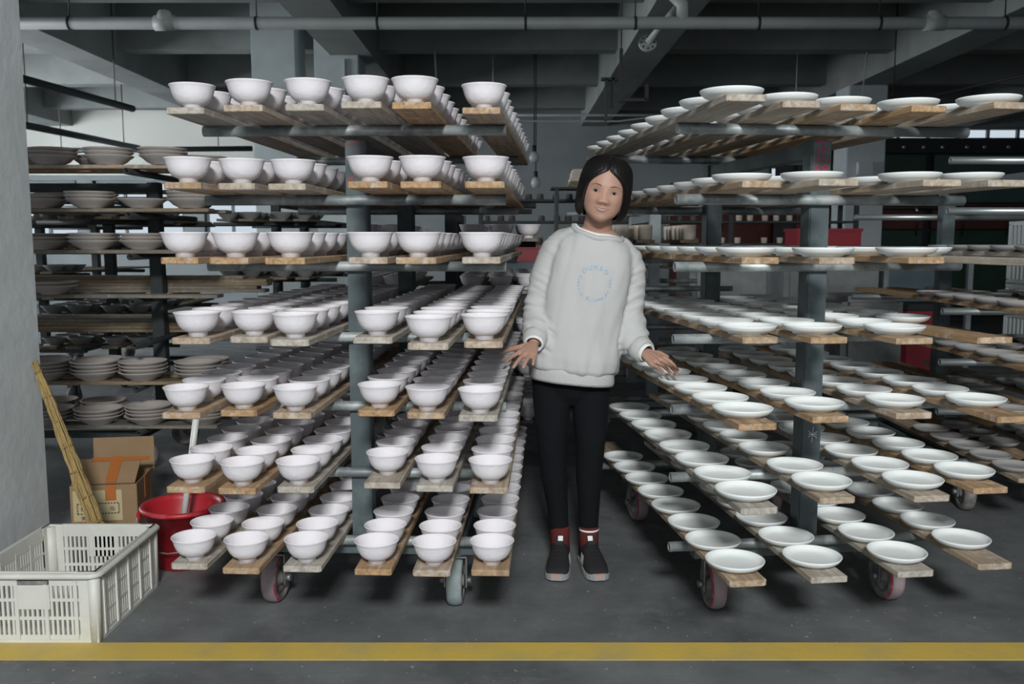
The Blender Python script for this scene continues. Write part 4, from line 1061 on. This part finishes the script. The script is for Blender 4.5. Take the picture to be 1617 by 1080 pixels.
for lay in (0, 1):
    for i in range(nr + 1):
        for j in range(nc + 1):
            bot = -0.090 - 0.006 * math.sin(j * 0.7) * 0.5 - ragged[j] * (1 if j % 2 else 0.3)
            z = 0.130 + (bot - 0.130) * (0.5 - 0.5 * math.cos(math.pi * (i / nr) ** 0.85)) if i < nr else bot
            w_, df, db = interp(HW, max(z, -0.104)); e = interp(OPEN, max(z, -0.104))[0]
            e = min(e, w_ * 0.985)
            ph0 = math.asin(min(1, e / w_)) if w_ > 0 else 0
            ph = ph0 + (2 * math.pi - 2 * ph0) * j / nc
            x, cy = w_ * math.sin(ph), math.cos(ph)
            y = -df * cy if cy > 0 else -db * cy
            side = 1 if math.sin(ph) > 0 else -1
            strand = 0.0007 * math.sin(j * 2.1) + 0.0012 * noise.noise((j * 0.45, i * 0.03, 3.0))
            part = -0.006 * g(x, 0.006) if (cy > 0.0 and z > 0.05) else 0.0
            f_ = 1 + (strand + part) / max(w_, 0.02)
            if lay: f_ *= 0.86 if z > -0.05 else 0.90
            zz = z if not lay else (z - 0.012 if z > 0.10 else z)
            # the ends turn in towards the jaw
            tuck = 1 - 0.10 * max(0, (-0.07 - z) / 0.034) ** 2
            vs.append(rel(HM @ Vector((x * f_ * tuck, y * f_ * tuck + 0.002, zz))))
W_ = nc + 1; N = (nr + 1) * W_
for i in range(nr):
    for j in range(nc):
        a = i * W_ + j; fs.append((a, a + W_, a + W_ + 1, a + 1)); fs.append((N + a, N + a + 1, N + a + W_ + 1, N + a + W_))
for j in range(nc): a = nr * W_ + j; fs.append((a, N + a, N + a + 1, a + 1))
for i in range(nr):
    for j in (0, nc): a = i * W_ + j; fs.append((a, a + W_, N + a + W_, N + a))
hb_.add(vs, fs, 0, True); hb_.build('hair', M['hair'], PER)

# sweatshirt
sw = MB()
TS = [  # z, cx, cy, half width, half depth, sideways slope
    (0.770, 0.229, 3.405, 0.150, 0.112, -0.10), (0.790, 0.231, 3.405, 0.172, 0.130, -0.10), (0.830, 0.235, 3.405, 0.176, 0.134, -0.11), (0.90, 0.245, 3.405, 0.170, 0.130, -0.11),
    (1.00, 0.262, 3.402, 0.165, 0.126, -0.12), (1.10, 0.282, 3.400, 0.163, 0.124, -0.14), (1.18, 0.298, 3.398, 0.162, 0.118, -0.16), (1.235, 0.309, 3.396, 0.148, 0.105, -0.18),
    (1.270, 0.316, 3.394, 0.122, 0.088, -0.19), (1.286, 0.320, 3.392, 0.095, 0.070, -0.19)]
vs = []; fs = []; n = 48
for z, cx, cy, hw, hd, sl in TS:
    for j in range(n):
        a = 2 * math.pi * j / n
        x = hw * math.copysign(abs(math.cos(a)) ** 0.85, math.cos(a)); y = hd * math.copysign(abs(math.sin(a)) ** 0.9, math.sin(a))
        vs.append((cx + x, cy + y, z + sl * x))
for i in range(len(TS) - 1):
    for j in range(n): k_ = (j + 1) % n; fs.append((i * n + j, i * n + k_, (i + 1) * n + k_, (i + 1) * n + j))
fs.append(tuple(range(n))[::-1]); fs.append(tuple((len(TS) - 1) * n + j for j in range(n)))
sw.add(vs, fs, 0, True)
SA = {-1: [(0.262, 3.405, 1.283), (0.205, 3.41, 1.256), (0.168, 3.41, 1.226), (0.132, 3.405, 1.14), (0.108, 3.402, 1.04), (0.098, 3.385, 0.975), (0.093, 3.345, 0.938), (0.084, 3.302, 0.908)],
      1: [(0.385, 3.405, 1.243), (0.435, 3.41, 1.198), (0.447, 3.412, 1.15), (0.449, 3.414, 1.08), (0.442, 3.410, 1.00), (0.446, 3.398, 0.935), (0.458, 3.372, 0.888), (0.476, 3.340, 0.868)]}
SRR = {-1: [0.052, 0.066, 0.066, 0.063, 0.060, 0.062, 0.062, 0.046], 1: [0.052, 0.060, 0.060, 0.057, 0.062, 0.068, 0.066, 0.048]}
for s in (-1, 1): sw.sweep(SA[s], SRR[s], 24)
def folds(co, nrm):
    x, y, z = co
    dl = min((Vector(co) - Vector(p_)).length for p_ in SA[-1][2:]); dr = min((Vector(co) - Vector(p_)).length for p_ in SA[1][2:])
    onarm = max(0, min(1, (0.085 - min(dl, dr)) / 0.02))
    body_f = 0.0075 * noise.noise((x * 15 + z * 4, y * 15, z * 3.2)) - 0.007 * (0.25 - abs(noise.noise((x * 13 - z * 2.5, y * 8, z * 2.4 + 2)))) + 0.0030 * noise.noise((x * 30 - z * 7, y * 26, z * 8 + 4))
    if z < 0.86: body_f += 0.004 * noise.noise((x * 32, y * 32, z * 5 + 9)) * (0.86 - z) / 0.08
    s_ = -1 if dl < dr else 1
    diag = z + (x - 0.1) * 0.55 * -s_ + y * 0.3
    wr = abs(noise.noise((diag * 34, x * 9, y * 9 + 7 * s_)))
    arm_f = -0.014 * (0.40 - wr) * (1.0 if z < 1.12 else 0.45) + 0.003 * noise.noise((x * 20, y * 20, z * 20))
    return body_f * (1 - onarm) + arm_f * onarm
SWT = remesh(sw, 'sweatshirt', M['sweat'], 0.0055, 5, 0.5, PER, folds)
# rib hem
hm = MB(); vs = []; fs = []
for k_, (z, sc) in enumerate(((0.726, 0.93), (0.724, 0.965), (0.735, 0.985), (0.760, 0.985), (0.784, 0.975), (0.792, 0.93))):
    for j in range(n):
        a = 2 * math.pi * j / n
        x = 0.166 * sc * math.copysign(abs(math.cos(a)) ** 0.85, math.cos(a)); y = 0.123 * sc * math.copysign(abs(math.sin(a)) ** 0.9, math.sin(a))
        rb = 1 + 0.004 * math.cos(j * 24)
        vs.append(rel((0.228 + x * rb, 3.405 + y * rb, z + 0.012 - 0.10 * x)))
for i in range(5):
    for j in range(n): k_ = (j + 1) % n; fs.append((i * n + j, i * n + k_, (i + 1) * n + k_, (i + 1) * n + j))
hm.add(vs, fs, 0, True); hm.build('hem_band', M['sweatrib'], SWT)
# collar and tee edge
def ring(name, m, L, Fp, Rt, B, r, parent, n=40):
    L, Fp, Rt, B = map(Vector, (L, Fp, Rt, B)); c = (L + Rt) / 2; pts = []
    for k_ in range(n):
        a = 2 * math.pi * k_ / n; ca, sa = math.cos(a), math.sin(a)
        p_ = c + (Rt - c) * ca
        p_ += (Fp - c) * (-sa) if sa < 0 else (B - c) * sa
        pts.append(rel(p_))
    return MB().sweep(pts, [r] * n, 10, up=(0, 0, 1), closed=True).build(name, m, parent)
bm_ = bmesh.new(); bm_.from_mesh(SWT.data); bvh = BVHTree.FromBMesh(bm_)
def neckline(name, m, rx, ry, dz, r, parent, n=48):
    pts = []
    for k_ in range(n):
        a = 2 * math.pi * k_ / n
        x, y = 0.324 + rx * math.cos(a) * (1.06 if math.cos(a) < 0 else 0.98), 3.388 + ry * math.sin(a)
        hit = bvh.ray_cast(Vector((x - PO.x, y - PO.y, 2.0)), Vector((0, 0, -1)))
        pts.append(Vector((x - PO.x, y - PO.y, (hit[0].z if hit[0] else 1.27) + dz)))
    for _ in range(6): pts = [(pts[k_ - 1] + 2 * pts[k_] + pts[(k_ + 1) % n]) / 4 for k_ in range(n)]
    return MB().sweep(pts, [r] * n, 10, up=(0, 0, 1), closed=True).build(name, m, parent)
neckline('collar', M['sweatrib'], 0.092, 0.078, 0.003, (0.011, 0.009), SWT)
neckline('tee_edge', M['tee'], 0.083, 0.070, 0.006, (0.008, 0.005), SWT)
def cuff(name, m, p0, p1, r0, r1, parent):
    p0, p1 = Vector(p0), Vector(p1); d = (p1 - p0).normalized(); q = d.to_track_quat('Z', 'Y').to_matrix().to_4x4(); L = (p1 - p0).length
    mb = MB().lathe([(r0 * 0.86, 0), (r0, 0.002), (r0 * 1.03, L * 0.5), (r1, L - 0.002), (r1 * 0.93, L), (r1 * 0.8, L * 0.8)], 28, mtx=Matrix.Translation(rel(p0)) @ q)
    return mb.build(name, m, parent)
cuff('cuff', M['sweatrib'], (0.0885, 3.322, 0.922), (0.081, 3.280, 0.896), 0.046, 0.040, SWT)
cuff('tee_cuff', M['tee'], (0.083, 3.290, 0.902), (0.079, 3.272, 0.891), 0.036, 0.035, SWT)
cuff('cuff', M['sweatrib'], (0.468, 3.352, 0.876), (0.496, 3.313, 0.858), 0.048, 0.043, SWT)
cuff('tee_cuff', M['tee'], (0.488, 3.325, 0.863), (0.503, 3.305, 0.854), 0.036, 0.035, SWT)
# circular print on the chest, laid on the cloth
def on_cloth(x, z, off):
    hit = bvh.ray_cast(Vector((x - PO.x, -1.0, z)), Vector((0, 1, 0)))
    y = hit[0].y if hit[0] else -0.12
    return (x - PO.x, y - off, z)
PC = (0.300, 1.112)
def print_arc(word, a0, a1, size, rad):
    mb = MB()
    for i, ch in enumerate(word):
        a = R(a0 + (a1 - a0) * (i / max(1, len(word) - 1)))      # clockwise from the top
        vs_, fs_ = text_mesh(ch, size)
        # subdivide by keeping glyph triangles; outline points follow the cloth
        out = []
        for v in vs_:
            px, pz = v.x, v.y + rad
            out.append(on_cloth(PC[0] + px * math.cos(a) + pz * math.sin(a), PC[1] - px * math.sin(a) + pz * math.cos(a), 0.0022))
        mb.add(out, fs_)
    mb.build('print_lettering', M['print'], SWT)
print_arc('DUMBO', -35, 44, 0.0235, 0.054)
print_arc('You\u2019re', 76, 132, 0.0185, 0.054)
print_arc('making', 153, 208, 0.0185, 0.054)
print_arc('history', 232, 300, 0.0185, 0.054)
bm_.free()

# leggings
lg = MB()
for s in (-1, 1):
    pts = [Vector(p_) for p_ in LEG[s][:5]] + [Vector(LEG[s][4]).lerp(Vector(LEG[s][5]), 0.72)]
    lg.sweep(pts, LR[:5] + [0.0365], 24)
lg.sweep([(0.228, 3.42, 0.84), (0.227, 3.42, 0.77), (0.228, 3.42, 0.72), (0.229, 3.42, 0.68), (0.230, 3.42, 0.645)], [(0.148, 0.105), (0.154, 0.104), (0.142, 0.092), (0.105, 0.076), (0.045, 0.05)], 28, up=(1, 0, 0))
remesh(lg, 'leggings', M['legging'], 0.006, 12, 0.5, PER, lambda co, nn: 0.0015 * noise.noise((co[0] * 25, co[1] * 25, co[2] * 30)))
# socks and shoes
def shoe(s):
    ax, ay = LEG[s][-2][0], LEG[s][-2][1]
    sk_ = MB().sweep([rel((ax, ay, 0.045)), rel((ax, ay, 0.10)), rel((ax, ay, 0.155)), rel((ax, ay, 0.157))], [0.0385, 0.0375, 0.0385, 0.034], 20).build('sock', M['sock'], PER)
    if s > 0: MB().lathe([(0.0385, -0.003), (0.0396, 0), (0.0385, 0.004)], 24).build('sock_edge', M['tee'], sk_, rel((ax, ay, 0.1425)))
    yaw = R(s * 7)
    sh = MB()
    SEC = [(-0.196, 0.016, 0.022, 0.012), (-0.190, 0.030, 0.034, 0.012), (-0.172, 0.040, 0.046, 0.012), (-0.140, 0.0445, 0.056, 0.012), (-0.100, 0.0435, 0.070, 0.012), (-0.070, 0.041, 0.087, 0.012), (-0.045, 0.0395, 0.103, 0.012), (0.0, 0.038, 0.100, 0.012), (0.035, 0.034, 0.098, 0.012), (0.052, 0.022, 0.088, 0.012)]
    vs = []; fs = []; m_ = 20
    for y, w_, h_, z0 in SEC:
        for j in range(m_):
            a = 2 * math.pi * j / m_
            x = w_ * math.copysign(abs(math.cos(a)) ** 0.75, math.cos(a))
            z = z0 + (h_ - z0) * (0.5 + 0.5 * math.copysign(abs(math.sin(a)) ** 0.75, math.sin(a)))
            x *= 1 - 0.32 * max(0, (z - 0.05) / 0.06) if h_ > 0.06 else 1
            vs.append((x, y, z))
    for i in range(len(SEC) - 1):
        for j in range(m_): k_ = (j + 1) % m_; fs.append((i * m_ + j, i * m_ + k_, (i + 1) * m_ + k_, (i + 1) * m_ + j))
    fs.append(tuple(range(m_))[::-1]); fs.append(tuple((len(SEC) - 1) * m_ + j for j in range(m_)))
    sh.add(vs, fs, 0, True)
    so = sh.build('shoe', M['shoe'], PER, rel((ax, ay, 0)), (0, 0, yaw))
    # sole
    sl = MB(); vs = []; fs = []
    out = []
    for y, w_, h_, z0 in SEC: out.append((w_ + 0.004, y - (0.006 if y < -0.19 else 0)))
    loop = [(x, y) for x, y in out] + [(-x, y) for x, y in out[::-1]]
    nn = len(loop)
    for z, sc in ((0.0, 0.94), (0.005, 1.0), (0.017, 1.0), (0.022, 0.96)):
        vs += [(x * sc, y * (sc if y < -0.1 else 1), z + (0.010 * max(0, (-y - 0.15) / 0.05) if z > 0.01 else 0.004 * max(0, (-y - 0.15) / 0.05))) for x, y in loop]
    for i in range(3):
        for j in range(nn): k_ = (j + 1) % nn; fs.append((i * nn + j, i * nn + k_, (i + 1) * nn + k_, (i + 1) * nn + j))
    fs.append(tuple(range(nn))[::-1]); fs.append(tuple(3 * nn + j for j in range(nn)))
    sl.add(vs, fs, 0, False).build('sole', M['sole'], so)
    MB().box((0, -0.198, 0.024), (0.018, 0.010, 0.020), bev=0.004).build('toe_tab', M['coral'], so)
    MB().box((0, 0, 0), (0.030, 0.008, 0.060), bev=0.003).build('tongue', M['shoe'], so, (0, -0.045, 0.104), (R(-30), 0, 0))
    MB().box((0.004 * -s, -0.0052, 0.014), (0.020, 0.002, 0.020), bev=0.001).build('tongue_label', M['tee'], so, (0, -0.045, 0.104), (R(-30), 0, 0))
    for q in range(4): MB().sweep([(-0.020, -0.068 - 0.016 * q, 0.082 - 0.0085 * q), (0, -0.072 - 0.016 * q, 0.092 - 0.0085 * q), (0.020, -0.068 - 0.016 * q, 0.082 - 0.0085 * q)], [0.0025] * 3, 6).build('lace', M['shoe'], so)
    for q in range(3): MB().sweep([(-s * 0.0455, -0.098 + 0.016 * q, 0.032), (-s * 0.0400, -0.088 + 0.016 * q, 0.068)], [(0.0015, 0.0035)] * 2, 6, up=(1, 0, 0)).build('side_stripe', M['sole'], so)
for s in (-1, 1): shoe(s)
# finger ring
a, b_ = Vector(LF[2]), Vector(LTIP[2]); d = (b_ - a).normalized(); q = d.to_track_quat('Z', 'Y').to_matrix().to_4x4()
MB().lathe([(0.0096, -0.0018), (0.0108, 0), (0.0096, 0.0018), (0.0088, 0)], 20, mtx=Matrix.Translation(rel(a + d * 0.014 + Vector((0.0, 0, 0.002)))) @ q).build('finger_ring', M['silver'], PER)
